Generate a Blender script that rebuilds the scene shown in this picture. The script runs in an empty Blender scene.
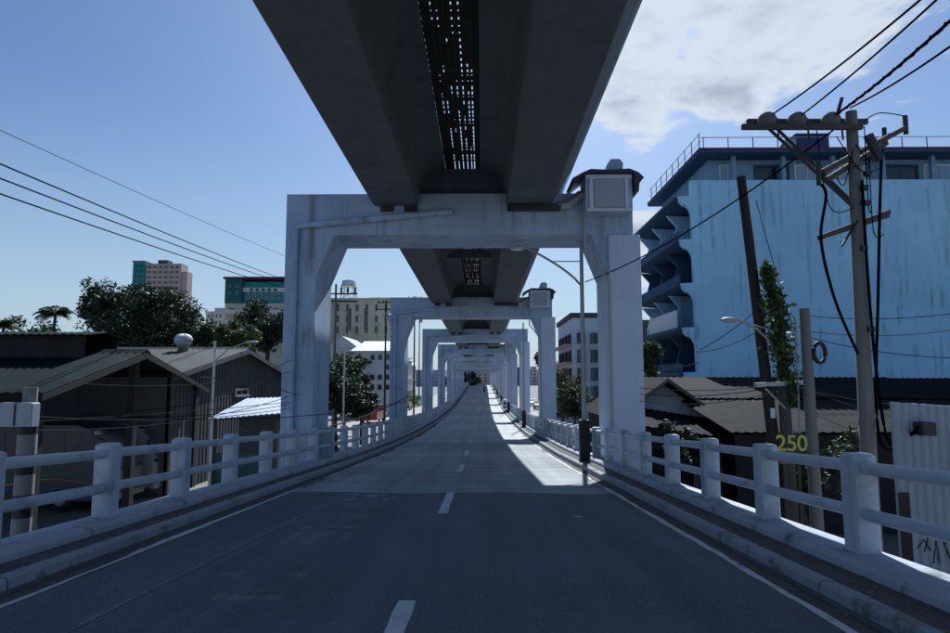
import bpy, math, random
from mathutils import Vector, Matrix
R = math.radians
scene = bpy.context.scene
COL = scene.collection
random.seed(7)

# ------------------------------------------------------------------ camera
CAM = Vector((0.66, 0.0, 5.2))
cam_d = bpy.data.cameras.new('camera'); cam = bpy.data.objects.new('camera', cam_d); COL.objects.link(cam)
cam_d.sensor_width = 36; cam_d.lens = 24.0; cam_d.clip_start = 0.05; cam_d.clip_end = 6000
cam.location = CAM
cam.rotation_euler = (R(90 + 5.73), 0, R(0.63))
scene.camera = cam
CM = cam.rotation_euler.to_matrix()
def at(px, py, Y):
    """point at world distance Y along the ray of photo pixel (950x633)"""
    d = CM @ Vector(((px - 475) / 633.3, -(py - 316.5) / 633.3, -1))
    return CAM + d * ((Y - CAM.y) / d.y)
def at_x(px, py, X):
    d = CM @ Vector(((px - 475) / 633.3, -(py - 316.5) / 633.3, -1))
    return CAM + d * ((X - CAM.x) / d.x)

# ------------------------------------------------------------------ light
SUN_EL, SUN_AZ = 43.0, 9.0          # degrees; azimuth to the right of straight ahead (+Y)
w = bpy.data.worlds.new('World'); scene.world = w; w.use_nodes = True
nt = w.node_tree; nt.nodes.clear()
def N(t, tp, **k):
    n = t.nodes.new(tp)
    for a, b in k.items(): setattr(n, a, b)
    return n
def mth(t, op, a, b=None, c=None, clamp=False):
    n = t.nodes.new('ShaderNodeMath'); n.operation = op; n.use_clamp = clamp
    for i, v in enumerate((a, b, c)):
        if v is None: continue
        if isinstance(v, (int, float)): n.inputs[i].default_value = v
        else: t.links.new(v, n.inputs[i])
    return n.outputs[0]
def mixc(t, f, a, b, mode='MIX'):
    n = t.nodes.new('ShaderNodeMix'); n.data_type = 'RGBA'; n.blend_type = mode
    for i, v in ((0, f), (6, a), (7, b)):
        if isinstance(v, (int, float)): n.inputs[i].default_value = v
        elif isinstance(v, (tuple, list)): n.inputs[i].default_value = (*v[:3], 1)
        else: t.links.new(v, n.inputs[i])
    return n.outputs[2]
def sstep(t, v, lo, hi):
    n = t.nodes.new('ShaderNodeMapRange'); n.interpolation_type = 'SMOOTHSTEP'
    t.links.new(v, n.inputs[0]); n.inputs[1].default_value = lo; n.inputs[2].default_value = hi
    return n.outputs[0]
sky = N(nt, 'ShaderNodeTexSky', sky_type='NISHITA', sun_disc=False)
sky.sun_elevation = R(SUN_EL); sky.sun_rotation = R(SUN_AZ)
sky.altitude = 0; sky.air_density = 1.0; sky.dust_density = 1.0; sky.ozone_density = 4.0
tc = N(nt, 'ShaderNodeTexCoord')
sep = N(nt, 'ShaderNodeSeparateXYZ'); nt.links.new(tc.outputs['Generated'], sep.inputs[0])
zz = mth(nt, 'MAXIMUM', mth(nt, 'ADD', sep.outputs[2], 0.12), 0.05)
cx_ = mth(nt, 'DIVIDE', sep.outputs[0], zz); cy_ = mth(nt, 'DIVIDE', sep.outputs[1], zz)
cmb = N(nt, 'ShaderNodeCombineXYZ'); nt.links.new(cx_, cmb.inputs[0]); nt.links.new(cy_, cmb.inputs[1])
def cnoise(scale, detail, rough, off):
    mp = N(nt, 'ShaderNodeMapping'); nt.links.new(cmb.outputs[0], mp.inputs[0]); mp.inputs['Location'].default_value = off
    n = N(nt, 'ShaderNodeTexNoise'); n.inputs['Scale'].default_value = scale; n.inputs['Detail'].default_value = detail
    n.inputs['Roughness'].default_value = rough; n.inputs['Distortion'].default_value = 0.25
    nt.links.new(mp.outputs[0], n.inputs['Vector']); return n.outputs[0]
n1 = cnoise(1.9, 9, 0.58, (3.1, 0.7, 0)); n2 = cnoise(0.45, 3, 0.5, (5.2, 2.0, 0)); n3 = cnoise(4.2, 6, 0.55, (1.3, 4.2, 0))
# the cloud bank lies to the right of the line; elsewhere only scattered puffs
def bank(px, py, lo, hi):
    d = (CM @ Vector(((px - 475) / 633.3, -(py - 316.5) / 633.3, -1))).normalized()
    dp = N(nt, 'ShaderNodeVectorMath', operation='DOT_PRODUCT'); nt.links.new(tc.outputs['Generated'], dp.inputs[0])
    dp.inputs[1].default_value = d
    return sstep(nt, dp.outputs['Value'], lo, hi)
b1 = bank(790, 0, math.cos(R(19)), math.cos(R(5)))
b2 = bank(655, 60, math.cos(R(10)), math.cos(R(3)))
b3 = bank(632, 250, math.cos(R(7)), math.cos(R(2)))
bb = mth(nt, 'MAXIMUM', mth(nt, 'MAXIMUM', b1, b2), mth(nt, 'MULTIPLY', b3, 0.75))
cov = mth(nt, 'ADD', mth(nt, 'ADD', mth(nt, 'MULTIPLY', n1, 1.0), mth(nt, 'MULTIPLY', bb, 0.34)), mth(nt, 'MULTIPLY', mth(nt, 'SUBTRACT', n2, 0.5), 0.45))
cm_ = sstep(nt, cov, 0.72, 0.80)
dense = sstep(nt, mth(nt, 'ADD', cov, mth(nt, 'MULTIPLY', mth(nt, 'SUBTRACT', n3, 0.5), 0.35)), 0.80, 1.02)
ccol = mixc(nt, dense, (8.2, 7.9, 7.5), (4.5, 4.5, 4.7))
hz = mth(nt, 'SUBTRACT', 1.0, sstep(nt, sep.outputs[2], -0.05, 0.42))      # haze whitening towards the horizon, all round
skyb = N(nt, 'ShaderNodeVectorMath', operation='SCALE'); nt.links.new(sky.outputs[0], skyb.inputs[0]); skyb.inputs['Scale'].default_value = 0.86
skyh = mixc(nt, mth(nt, 'MULTIPLY', hz, 0.75), skyb.outputs[0], (6.1, 6.6, 6.4))
skyc = mixc(nt, mth(nt, 'MULTIPLY', cm_, 0.92), skyh, ccol)
bg = N(nt, 'ShaderNodeBackground'); bg.inputs[1].default_value = 0.075
nt.links.new(skyc, bg.inputs[0])
ow = N(nt, 'ShaderNodeOutputWorld'); nt.links.new(bg.outputs[0], ow.inputs[0])

sd = bpy.data.lights.new('sun', 'SUN'); sun = bpy.data.objects.new('sun', sd); COL.objects.link(sun)
sd.energy = 5.0; sd.angle = R(0.53); sd.color = (1.0, 0.94, 0.85)
sdir = Vector((math.sin(R(SUN_AZ)) * math.cos(R(SUN_EL)), math.cos(R(SUN_AZ)) * math.cos(R(SUN_EL)), math.sin(R(SUN_EL))))
sun.rotation_euler = sdir.to_track_quat('Z', 'Y').to_euler()
sun.location = (0, 0, 60)
vs = scene.view_settings
vs.view_transform = 'Standard'; vs.look = 'None'; vs.gamma = 1; vs.exposure = 0.35
vs.use_white_balance = True; vs.white_balance_temperature = 5450; vs.white_balance_tint = 6

# ------------------------------------------------------------------ materials
MATS = {}
def M(name, col, rough=0.8, var=0.25, scale=3.0, fine=40.0, finev=0.1, streak=0.0, streakcol=(0.05, 0.05, 0.05),
      stain=0.0, staincol=(0.06, 0.05, 0.045), bump=0.15, bscale=60.0, metal=0.0, spec=0.4):
    if name in MATS: return MATS[name]
    m = bpy.data.materials.new(name); m.use_nodes = True; t = m.node_tree; b = t.nodes['Principled BSDF']
    g = N(t, 'ShaderNodeNewGeometry')
    def noi(sc, det=5, mapv=None, ro=0.6):
        n = N(t, 'ShaderNodeTexNoise'); n.inputs['Scale'].default_value = sc; n.inputs['Detail'].default_value = det; n.inputs['Roughness'].default_value = ro
        if mapv:
            mp = N(t, 'ShaderNodeMapping'); mp.inputs['Scale'].default_value = mapv
            t.links.new(g.outputs['Position'], mp.inputs[0]); t.links.new(mp.outputs[0], n.inputs['Vector'])
        else: t.links.new(g.outputs['Position'], n.inputs['Vector'])
        return n.outputs[0]
    a = noi(scale / 3); f = noi(fine, 3)
    k = mth(t, 'ADD', 1.0, mth(t, 'ADD', mth(t, 'MULTIPLY', mth(t, 'SUBTRACT', a, 0.5), var * 2.2), mth(t, 'MULTIPLY', mth(t, 'SUBTRACT', f, 0.5), finev * 2.5)))
    vm = N(t, 'ShaderNodeVectorMath', operation='SCALE'); vm.inputs[0].default_value = col; t.links.new(k, vm.inputs['Scale'])
    c = vm.outputs[0]
    if stain > 0:
        s = noi(scale * 0.5, 8, None, 0.68); c = mixc(t, mth(t, 'MULTIPLY', sstep(t, s, 0.50, 0.72), stain), c, staincol)
    if streak > 0:
        s = noi(1.0, 5, (2.6, 2.6, 0.16), 0.62); s2 = noi(0.5, 3)
        c = mixc(t, mth(t, 'MULTIPLY', mth(t, 'MULTIPLY', sstep(t, s, 0.5, 0.74), sstep(t, s2, 0.35, 0.6)), streak), c, streakcol)
    if isinstance(c, tuple): b.inputs['Base Color'].default_value = (*c, 1)
    else: t.links.new(c, b.inputs['Base Color'])
    b.inputs['Roughness'].default_value = rough; b.inputs['Metallic'].default_value = metal
    b.inputs['Specular IOR Level'].default_value = spec
    if bump > 0:
        bn = N(t, 'ShaderNodeBump'); bn.inputs['Strength'].default_value = bump; bn.inputs['Distance'].default_value = 0.02
        t.links.new(noi(bscale, 4), bn.inputs['Height']); t.links.new(bn.outputs[0], b.inputs['Normal'])
    MATS[name] = m; return m
def plain(name, col, rough=0.5, metal=0.0, spec=0.5):
    if name in MATS: return MATS[name]
    return M(name, col, rough, 0.1, 3, 30, 0.05, bump=0, metal=metal, spec=spec)
def leafmat(name, col):
    if name in MATS: return MATS[name]
    m = bpy.data.materials.new(name); m.use_nodes = True; t = m.node_tree; b = t.nodes['Principled BSDF']
    g = N(t, 'ShaderNodeNewGeometry')
    n = N(t, 'ShaderNodeTexNoise'); n.inputs['Scale'].default_value = 0.6; n.inputs['Detail'].default_value = 3; t.links.new(g.outputs['Position'], n.inputs['Vector'])
    k = mth(t, 'ADD', mth(t, 'MULTIPLY', g.outputs['Random Per Island'], 0.7), mth(t, 'MULTIPLY', n.outputs[0], 0.9))
    vm = N(t, 'ShaderNodeVectorMath', operation='SCALE'); vm.inputs[0].default_value = col; t.links.new(mth(t, 'ADD', 0.2, k), vm.inputs['Scale'])
    t.links.new(vm.outputs[0], b.inputs['Base Color']); b.inputs['Roughness'].default_value = 0.6
    tr = N(t, 'ShaderNodeBsdfTranslucent'); t.links.new(vm.outputs[0], tr.inputs[0])
    mx = N(t, 'ShaderNodeMixShader'); mx.inputs[0].default_value = 0.25
    t.links.new(b.outputs[0], mx.inputs[1]); t.links.new(tr.outputs[0], mx.inputs[2])
    t.links.new(mx.outputs[0], t.nodes['Material Output'].inputs[0])
    MATS[name] = m; return m
def glass(name, col=(0.02, 0.03, 0.04)):
    return M(name, col, 0.12, 0.3, 1.5, 5, 0.05, bump=0, spec=0.6)

concrete = M('pier_concrete', (0.42, 0.52, 0.67), 0.85, 0.28, 2.0, 25, 0.12, streak=0.85, streakcol=(0.17, 0.195, 0.235), stain=0.55, staincol=(0.27, 0.31, 0.37), bump=0.12, bscale=25)
jacket_paint = M('jacket_paint', (0.60, 0.66, 0.82), 0.8, 0.1, 2.0, 25, 0.06, streak=0.5, streakcol=(0.33, 0.36, 0.43), stain=0.2, staincol=(0.42, 0.46, 0.55), bump=0.1, bscale=25)
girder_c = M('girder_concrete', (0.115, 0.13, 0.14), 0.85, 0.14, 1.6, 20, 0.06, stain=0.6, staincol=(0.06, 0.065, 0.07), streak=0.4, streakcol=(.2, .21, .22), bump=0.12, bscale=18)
rail_paint = M('rail_paint', (0.50, 0.55, 0.63), 0.6, 0.14, 4, 30, 0.07, stain=0.75, staincol=(0.23, 0.235, 0.25), streak=0.8, streakcol=(0.16, 0.15, 0.14), bump=0.1)
plinth_m = M('plinth_paint', (0.40, 0.43, 0.48), 0.75, 0.2, 5, 25, 0.12, stain=0.9, staincol=(0.10, 0.10, 0.10), bump=0.2, bscale=40)
kerb_m = M('kerb_concrete', (0.30, 0.32, 0.345), 0.85, 0.22, 5, 30, 0.14, stain=0.95, staincol=(0.08, 0.078, 0.075), bump=0.25, bscale=45)
walk_m = M('walkway_dirt', (0.10, 0.095, 0.088), 0.95, 0.3, 6, 30, 0.25, stain=0.5, bump=0.4, bscale=50)
white_line = M('road_paint', (0.62, 0.62, 0.60), 0.8, 0.15, 8, 60, 0.25, stain=0.45, staincol=(0.2, 0.2, 0.2), bump=0.1)
metal_grey = plain('galvanised_metal', (0.38, 0.39, 0.40), 0.5, 0.3)
dark_metal = plain('dark_metal', (0.03, 0.03, 0.035), 0.5)
black_m = plain('black_rubber', (0.012, 0.012, 0.013), 0.6)
white_paint = plain('white_paint', (0.68, 0.69, 0.70), 0.5)
wood_pole = M('weathered_wood', (0.085, 0.075, 0.068), 0.9, 0.2, 4, 30, 0.2, streak=0.5, bump=0.3)
dark_wood = M('tarred_wood', (0.035, 0.03, 0.027), 0.85, 0.2, 4, 30, 0.2, bump=0.3)
conc_pole = M('pole_concrete', (0.19, 0.187, 0.183), 0.85, 0.15, 4, 30, 0.1, streak=0.4, streakcol=(0.08, 0.08, 0.08), bump=0.15)
wire_m = plain('black_cable', (0.008, 0.008, 0.010), 0.95, 0, 0.0)
wire_g = plain('grey_cable', (0.10, 0.10, 0.105), 0.95, 0, 0.0)
leaf_dark = leafmat('foliage_dark', (0.020, 0.036, 0.014))
leaf_mid = leafmat('foliage_mid', (0.035, 0.060, 0.018))
leaf_lite = leafmat('foliage_light', (0.055, 0.085, 0.02))
bark = M('bark', (0.07, 0.055, 0.045), 0.95, 0.2, 4, 30, 0.2)
win_glass = glass('window_glass')
win_glass2 = glass('window_glass_blue', (0.05, 0.08, 0.10))

def road_mat():
    m = bpy.data.materials.new('worn_concrete_road'); m.use_nodes = True; t = m.node_tree; b = t.nodes['Principled BSDF']
    g = N(t, 'ShaderNodeNewGeometry')
    def noi(sc, det, mapv, ro=0.6):
        n = N(t, 'ShaderNodeTexNoise'); n.inputs['Scale'].default_value = sc; n.inputs['Detail'].default_value = det; n.inputs['Roughness'].default_value = ro
        mp = N(t, 'ShaderNodeMapping'); mp.inputs['Scale'].default_value = mapv
        t.links.new(g.outputs['Position'], mp.inputs[0]); t.links.new(mp.outputs[0], n.inputs['Vector']); return n.outputs[0]
    a = noi(0.35, 6, (1, .5, 1)); s = noi(1.0, 5, (1.6, 0.05, 1)); x = noi(1.0, 5, (0.12, 0.8, 1)); f = noi(55, 3, (1, 1, 1))
    k = mth(t, 'ADD', mth(t, 'ADD', mth(t, 'MULTIPLY', mth(t, 'SUBTRACT', s, 0.5), 1.1), mth(t, 'MULTIPLY', mth(t, 'SUBTRACT', x, 0.5), 1.0)),
            mth(t, 'ADD', mth(t, 'MULTIPLY', mth(t, 'SUBTRACT', a, 0.5), 0.5), mth(t, 'MULTIPLY', mth(t, 'SUBTRACT', f, 0.5), 0.5)))
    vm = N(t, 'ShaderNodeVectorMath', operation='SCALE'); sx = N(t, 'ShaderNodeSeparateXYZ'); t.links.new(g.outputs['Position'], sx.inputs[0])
    far_ = sstep(t, mth(t, 'ADD', sx.outputs[1], mth(t, 'MULTIPLY', a, 1.5)), 36.5, 37.5)     # near slabs darkened to mute their sunlight, far ones paler to look sunlit
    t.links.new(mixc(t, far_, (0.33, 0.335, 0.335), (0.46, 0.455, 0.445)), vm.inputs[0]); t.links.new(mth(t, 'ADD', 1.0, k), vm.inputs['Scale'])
    t.links.new(vm.outputs[0], b.inputs['Base Color']); b.inputs['Roughness'].default_value = 0.85; b.inputs['Specular IOR Level'].default_value = 0.3
    bn = N(t, 'ShaderNodeBump'); bn.inputs['Strength'].default_value = 0.3; bn.inputs['Distance'].default_value = 0.01
    t.links.new(f, bn.inputs['Height']); t.links.new(bn.outputs[0], b.inputs['Normal'])
    return m
def asphalt_mat():
    m = bpy.data.materials.new('dark_asphalt'); m.use_nodes = True; t = m.node_tree; b = t.nodes['Principled BSDF']
    g = N(t, 'ShaderNodeNewGeometry')
    def noi(sc, det, mapv, ro=0.6):
        n = N(t, 'ShaderNodeTexNoise'); n.inputs['Scale'].default_value = sc; n.inputs['Detail'].default_value = det; n.inputs['Roughness'].default_value = ro
        mp = N(t, 'ShaderNodeMapping'); mp.inputs['Scale'].default_value = mapv
        t.links.new(g.outputs['Position'], mp.inputs[0]); t.links.new(mp.outputs[0], n.inputs['Vector']); return n.outputs[0]
    a = noi(0.5, 6, (1, .6, 1)); s = noi(1.0, 5, (2.2, 0.06, 1)); f = noi(48, 4, (1, 1, 1), 0.75); sp = noi(22, 2, (1, 1, 1))
    k = mth(t, 'ADD', mth(t, 'ADD', mth(t, 'MULTIPLY', mth(t, 'SUBTRACT', s, 0.5), 0.9), mth(t, 'MULTIPLY', mth(t, 'SUBTRACT', a, 0.5), 1.1)), mth(t, 'MULTIPLY', mth(t, 'SUBTRACT', f, 0.5), 2.2))
    vm = N(t, 'ShaderNodeVectorMath', operation='SCALE'); vm.inputs[0].default_value = (0.112, 0.128, 0.138); t.links.new(mth(t, 'ADD', 1.0, k), vm.inputs['Scale'])
    c = mixc(t, mth(t, 'MULTIPLY', sstep(t, sp, 0.60, 0.70), 0.7), vm.outputs[0], (0.20, 0.21, 0.215))
    # scattered pale scuffs worn along the wheel tracks
    c = mixc(t, mth(t, 'MULTIPLY', sstep(t, noi(1.0, 7, (3.5, 0.12, 1), 0.7), 0.62, 0.78), 0.35), c, (0.17, 0.18, 0.19))
    t.links.new(c, b.inputs['Base Color']); b.inputs['Roughness'].default_value = 0.8; b.inputs['Specular IOR Level'].default_value = 0.35
    bn = N(t, 'ShaderNodeBump'); bn.inputs['Strength'].default_value = 0.6; bn.inputs['Distance'].default_value = 0.012
    t.links.new(f, bn.inputs['Height']); t.links.new(bn.outputs[0], b.inputs['Normal'])
    return m

# ------------------------------------------------------------------ mesh helpers
class MB:
    def __init__(s): s.v = []; s.f = []; s.mi = None
    def add(s, vs, fs):
        o = len(s.v); s.v += [tuple(v) for v in vs]; s.f += [tuple(i + o for i in f) for f in fs]; return s
    def box(s, x0, x1, y0, y1, z0, z1):
        return s.add([(x0, y0, z0), (x1, y0, z0), (x1, y1, z0), (x0, y1, z0), (x0, y0, z1), (x1, y0, z1), (x1, y1, z1), (x0, y1, z1)],
                     [(0, 3, 2, 1), (4, 5, 6, 7), (0, 1, 5, 4), (1, 2, 6, 5), (2, 3, 7, 6), (3, 0, 4, 7)])
    def bbox(s, x0, x1, y0, y1, z0, z1, c=0.02):
        """box with bevelled vertical and top edges"""
        ring = lambda d, z: [(x0 + d + c, y0 + d, z), (x1 - d - c, y0 + d, z), (x1 - d, y0 + d + c, z), (x1 - d, y1 - d - c, z), (x1 - d - c, y1 - d, z), (x0 + d + c, y1 - d, z), (x0 + d, y1 - d - c, z), (x0 + d, y0 + d + c, z)]
        v = ring(0, z0) + ring(0, z1 - c) + ring(c, z1)
        f = [tuple(range(7, -1, -1)), tuple(range(16, 24))]
        for k in (0, 8):
            for i in range(8): j = (i + 1) % 8; f.append((k + i, k + j, k + 8 + j, k + 8 + i))
        return s.add(v, f)
    def prism(s, poly, axis, a, b):
        """poly in the two other axes (cyclic order kept), extruded along axis"""
        def P(u, v, w): return {'x': (w, u, v), 'y': (u, w, v), 'z': (u, v, w)}[axis]
        n = len(poly); v = [P(*p, a) for p in poly] + [P(*p, b) for p in poly]
        f = [tuple(range(n))[::-1], tuple(range(n, 2 * n))] + [(i, (i + 1) % n, n + (i + 1) % n, n + i) for i in range(n)]
        return s.add(v, f)
    def tube(s, pts, r, n=6, caps=True, r1=None):
        pts = [Vector(p) for p in pts]; rings = []; m = len(pts)
        up = Vector((0, 0, 1))
        for i, p in enumerate(pts):
            d = (pts[min(i + 1, m - 1)] - pts[max(i - 1, 0)]).normalized()
            a = d.cross(up if abs(d.z) < 0.95 else Vector((1, 0, 0))).normalized(); b_ = a.cross(d)
            rr = r if r1 is None else r + (r1 - r) * i / (m - 1)
            rings.append([p + (a * math.cos(2 * math.pi * k / n) + b_ * math.sin(2 * math.pi * k / n)) * rr for k in range(n)])
        v = [q for g in rings for q in g]; f = []
        for i in range(m - 1):
            for k in range(n): f.append((i * n + k, i * n + (k + 1) % n, (i + 1) * n + (k + 1) % n, (i + 1) * n + k))
        if caps:
            k0 = len(v); v += rings[0] + rings[-1]; f += [tuple(range(k0, k0 + n))[::-1], tuple(range(k0 + n, k0 + 2 * n))]
        return s.add(v, f)
    def lathe(s, prof, c, n=16):
        v = []; f = []
        for (r, z) in prof:
            for k in range(n): v.append((c[0] + r * math.cos(2 * math.pi * k / n), c[1] + r * math.sin(2 * math.pi * k / n), c[2] + z))
        for i in range(len(prof) - 1):
            for k in range(n): f.append((i * n + k, i * n + (k + 1) % n, (i + 1) * n + (k + 1) % n, (i + 1) * n + k))
        f += [tuple(range(n))[::-1], tuple(range((len(prof) - 1) * n, len(prof) * n))]
        return s.add(v, f)
    def sphere(s, c, rx, ry, rz, n=10, m=6):
        prof = [(max(0.02, math.sin(math.pi * i / m)), -math.cos(math.pi * i / m)) for i in range(m + 1)]
        t = MB(); t.lathe(prof, (0, 0, 0), n)
        return s.add([(c[0] + v[0] * rx, c[1] + v[1] * ry, c[2] + v[2] * rz) for v in t.v], t.f)
    def xf(s, mat):
        s.v = [tuple(mat @ Vector(v)) for v in s.v]; return s
    def mesh(s, name, mat, smooth=False):
        me = bpy.data.meshes.new(name); me.from_pydata(s.v, [], s.f); me.validate(); me.update()
        if mat: me.materials.append(mat)
        if smooth:
            me.polygons.foreach_set('use_smooth', [len(p.vertices) == 4 for p in me.polygons])
        return me
    def build(s, name, mat, parent=None, smooth=False):
        return link(name, s.mesh(name, mat, smooth), parent)
def link(name, me, parent=None, loc=None):
    o = bpy.data.objects.new(name, me); COL.objects.link(o)
    if parent: o.parent = parent
    if loc is not None: o.location = loc
    return o
def tag(o, label, cat, group=None, kind=None):
    if label: o['label'] = label
    if cat: o['category'] = cat
    if group: o['group'] = group
    if kind: o['kind'] = kind
    return o
def thing(name, label, cat, loc=(0, 0, 0), rz=0, group=None):
    o = bpy.data.objects.new(name, None); COL.objects.link(o); o.location = loc; o.rotation_euler = (0, 0, rz); o.empty_display_size = 0.3
    return tag(o, label, cat, group)
def copy_tree(o, parent=None):
    c = o.copy(); COL.objects.link(c); c.parent = parent
    for ch in list(o.children): copy_tree(ch, c)
    return c
def struct(o, label=None): o['kind'] = 'structure'; return tag(o, label, None)

# ------------------------------------------------------------------ road profile
CP = [(-90, 5.6), (-50, 5.4), (-20, 4.60), (0, 3.56), (14, 2.79), (30, 1.95), (55, 1.15), (88, 0.78), (120, 0.95), (160, 1.75), (215, 2.85), (260, 3.1), (320, 2.6), (420, 1.2), (560, 0.35), (760, 0.3)]
def herm(cp, y):
    if y <= cp[0][0]: return cp[0][1]
    for i in range(len(cp) - 1):
        if y <= cp[i + 1][0]:
            x0, a = cp[i]; x1, b = cp[i + 1]; h = x1 - x0
            def sl(j):
                if j == 0: return (cp[1][1] - cp[0][1]) / (cp[1][0] - cp[0][0])
                if j == len(cp) - 1: return (cp[-1][1] - cp[-2][1]) / (cp[-1][0] - cp[-2][0])
                return (cp[j + 1][1] - cp[j - 1][1]) / (cp[j + 1][0] - cp[j - 1][0])
            m0, m1 = sl(i) * h, sl(i + 1) * h; t = (y - x0) / h
            return (2*t**3 - 3*t*t + 1) * a + (t**3 - 2*t*t + t) * m0 + (-2*t**3 + 3*t*t) * b + (t**3 - t*t) * m1
    return cp[-1][1]
def rz(y): return herm(CP, y)
VP = [(-120, 13.3), (0, 11.76), (21, 11.5), (70, 10.88), (120, 10.27), (160, 10.0), (215, 10.05), (300, 10.2), (420, 10.2)]
def vz(y): return herm(VP, y)           # top of the portal beams
def frange(a, b, st):
    n = max(1, int(round((b - a) / st))); return [a + (b - a) * i / n for i in range(n + 1)]
def sweep(mb, prof, ys, zf, closed=True):
    n = len(prof); v = []
    for y in ys:
        z = zf(y)
        for (x, dz) in prof: v.append((x, y, dz[0] if isinstance(dz, tuple) else z + dz))
    f = []
    for i in range(len(ys) - 1):
        for k in range(n if closed else n - 1): f.append((i * n + k, i * n + (k + 1) % n, (i + 1) * n + (k + 1) % n, (i + 1) * n + k))
    if closed: f += [tuple(range(n))[::-1], tuple(range((len(ys) - 1) * n, len(ys) * n))]
    return mb.add(v, f)
YS = frange(-70, 30, 2) + frange(33, 260, 3)[0:] + frange(270, 560, 10)

# ground
g = MB(); S = 3000
g.add([(-S, -400, 0), (S, -400, 0), (S, S * 1.6, 0), (-S, S * 1.6, 0)], [(0, 1, 2, 3)])
ground_m = M('pale_ground', (0.20, 0.188, 0.175), 0.9, 0.3, 0.3, 4, 0.15, stain=0.4, staincol=(0.14, 0.13, 0.11), bump=0.2, bscale=10)
struct(g.build('ground', ground_m), 'pale concrete and dirt ground beside the bridge')
street_m = M('street_concrete', (0.36, 0.34, 0.31), 0.9, 0.2, 0.6, 6, 0.1, stain=0.35, staincol=(0.2, 0.19, 0.17), bump=0.1, bscale=10)
for x0_, x1_ in ((-15.5, -6.2), (6.2, 13.5)):
    g = MB(); g.add([(x0_, 60, .02), (x1_, 60, .02), (x1_, 420, .02), (x0_, 420, .02)], [(0, 1, 2, 3)])
    struct(g.build('street', street_m), 'sunlit concrete side street beside the bridge')
# bridge body and pavement
mb = MB(); sweep(mb, [(-4.78, (-0.3,)), (4.78, (-0.3,)), (4.78, 0.05), (3.69, 0.05), (3.69, -0.03), (-3.69, -0.03), (-3.69, 0.05), (-4.78, 0.05)], YS, rz)
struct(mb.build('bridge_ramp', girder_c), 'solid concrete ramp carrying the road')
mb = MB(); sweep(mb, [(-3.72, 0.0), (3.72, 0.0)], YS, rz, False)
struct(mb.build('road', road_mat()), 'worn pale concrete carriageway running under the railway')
# newer asphalt with a ragged end
mb = MB(); xs = frange(-3.71, 3.71, 0.12)
endy = [13.85 + 0.12 * math.sin(x * 1.7) + random.uniform(-0.05, 0.05) - 0.02 * x for x in xs]
ysn = frange(-70, 13, 1.0)
v = [(x, y, rz(y) + 0.006) for y in ysn for x in xs] + [(x, e, rz(e) + 0.006) for x, e in zip(xs, endy)] + [(x, e + 0.02, rz(e) + 0.0005) for x, e in zip(xs, endy)]
n = len(xs); f = [(i * n + k, i * n + k + 1, (i + 1) * n + k + 1, (i + 1) * n + k) for i in range(len(ysn) + 1) for k in range(n - 1)]
mb.add(v, f); struct(mb.build('asphalt_overlay', asphalt_mat()), 'dark asphalt overlay ending in a ragged line')
# grit in the gutters
for s, nm in ((-1, 'l'), (1, 'r')):
    mb = MB(); yy = frange(-10, 60, 0.5)
    ins = [3.70 - 0.16 - 0.12 * abs(math.sin(y * 0.7) * math.sin(y * 0.23 + 1)) - random.uniform(0, 0.06) for y in yy]
    v = []; 
    for y, i_ in zip(yy, ins): v += [(s * i_, y, rz(y) + 0.0095), (s * 3.71, y, rz(y) + 0.016)]
    mb.add(v, [(2*i, 2*i+1, 2*i+3, 2*i+2) for i in range(len(yy) - 1)])
    struct(mb.build('gutter_grit', walk_m), 'dark grit gathered along the kerb')
# markings
def strip(name, x0, x1, y0, y1, rag=0.012, label=None):
    mb = MB(); yy = frange(y0, y1, 0.35 if y0 < 40 else 2.0); v = []
    for y in yy:
        v += [(x0 + random.uniform(-rag, rag), y, rz(y) + 0.011), (x1 + random.uniform(-rag, rag), y, rz(y) + 0.011)]
    mb.add(v, [(2*i, 2*i+1, 2*i+3, 2*i+2) for i in range(len(yy) - 1)])
    return struct(mb.build(name, white_line), label)
strip('edge_line', 3.43, 3.53, -60, 250, 0.014, 'thin white edge line along the kerb')
strip('edge_line', -3.55, -3.45, -60, 250, 0.014, 'thin white edge line along the kerb')
k = -5
while 2.95 + 8 * k < 240:
    y0 = 2.95 + 8 * k
    strip('lane_dash', -0.09, 0.075, y0, y0 + 2.9, 0.008, 'white dash of the centre lane line'); k += 1
# painted scribble and scuffs at the overlay's edge
rnd_s = random.Random(12)
for i in range(9):
    cx0 = -1.75 + rnd_s.uniform(-.75, .75); cy0 = 13.1 + rnd_s.uniform(-.45, .5); n_ = 9; ra = rnd_s.uniform(.08, .26); rb = rnd_s.uniform(.05, .16)
    mb = MB(); mb.add([(cx0 + ra * math.cos(6.283 * k / n_) * rnd_s.uniform(.4, 1.2), cy0 + rb * math.sin(6.283 * k / n_) * rnd_s.uniform(.4, 1.2), rz(cy0) + .013) for k in range(n_)], [tuple(range(n_))])
    for q in range(len(mb.v)): mb.v[q] = (mb.v[q][0], mb.v[q][1], rz(mb.v[q][1]) + .0125)
    struct(mb.build('paint_scuff', MATS['worn_paint'] if 'worn_paint' in MATS else M('worn_paint', (.30, .31, .32), .85, .3, 8, 40, .3, stain=.6, staincol=(.1, .11, .12), bump=.1)), 'pale scuffed paint patch near the end of the asphalt')
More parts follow.
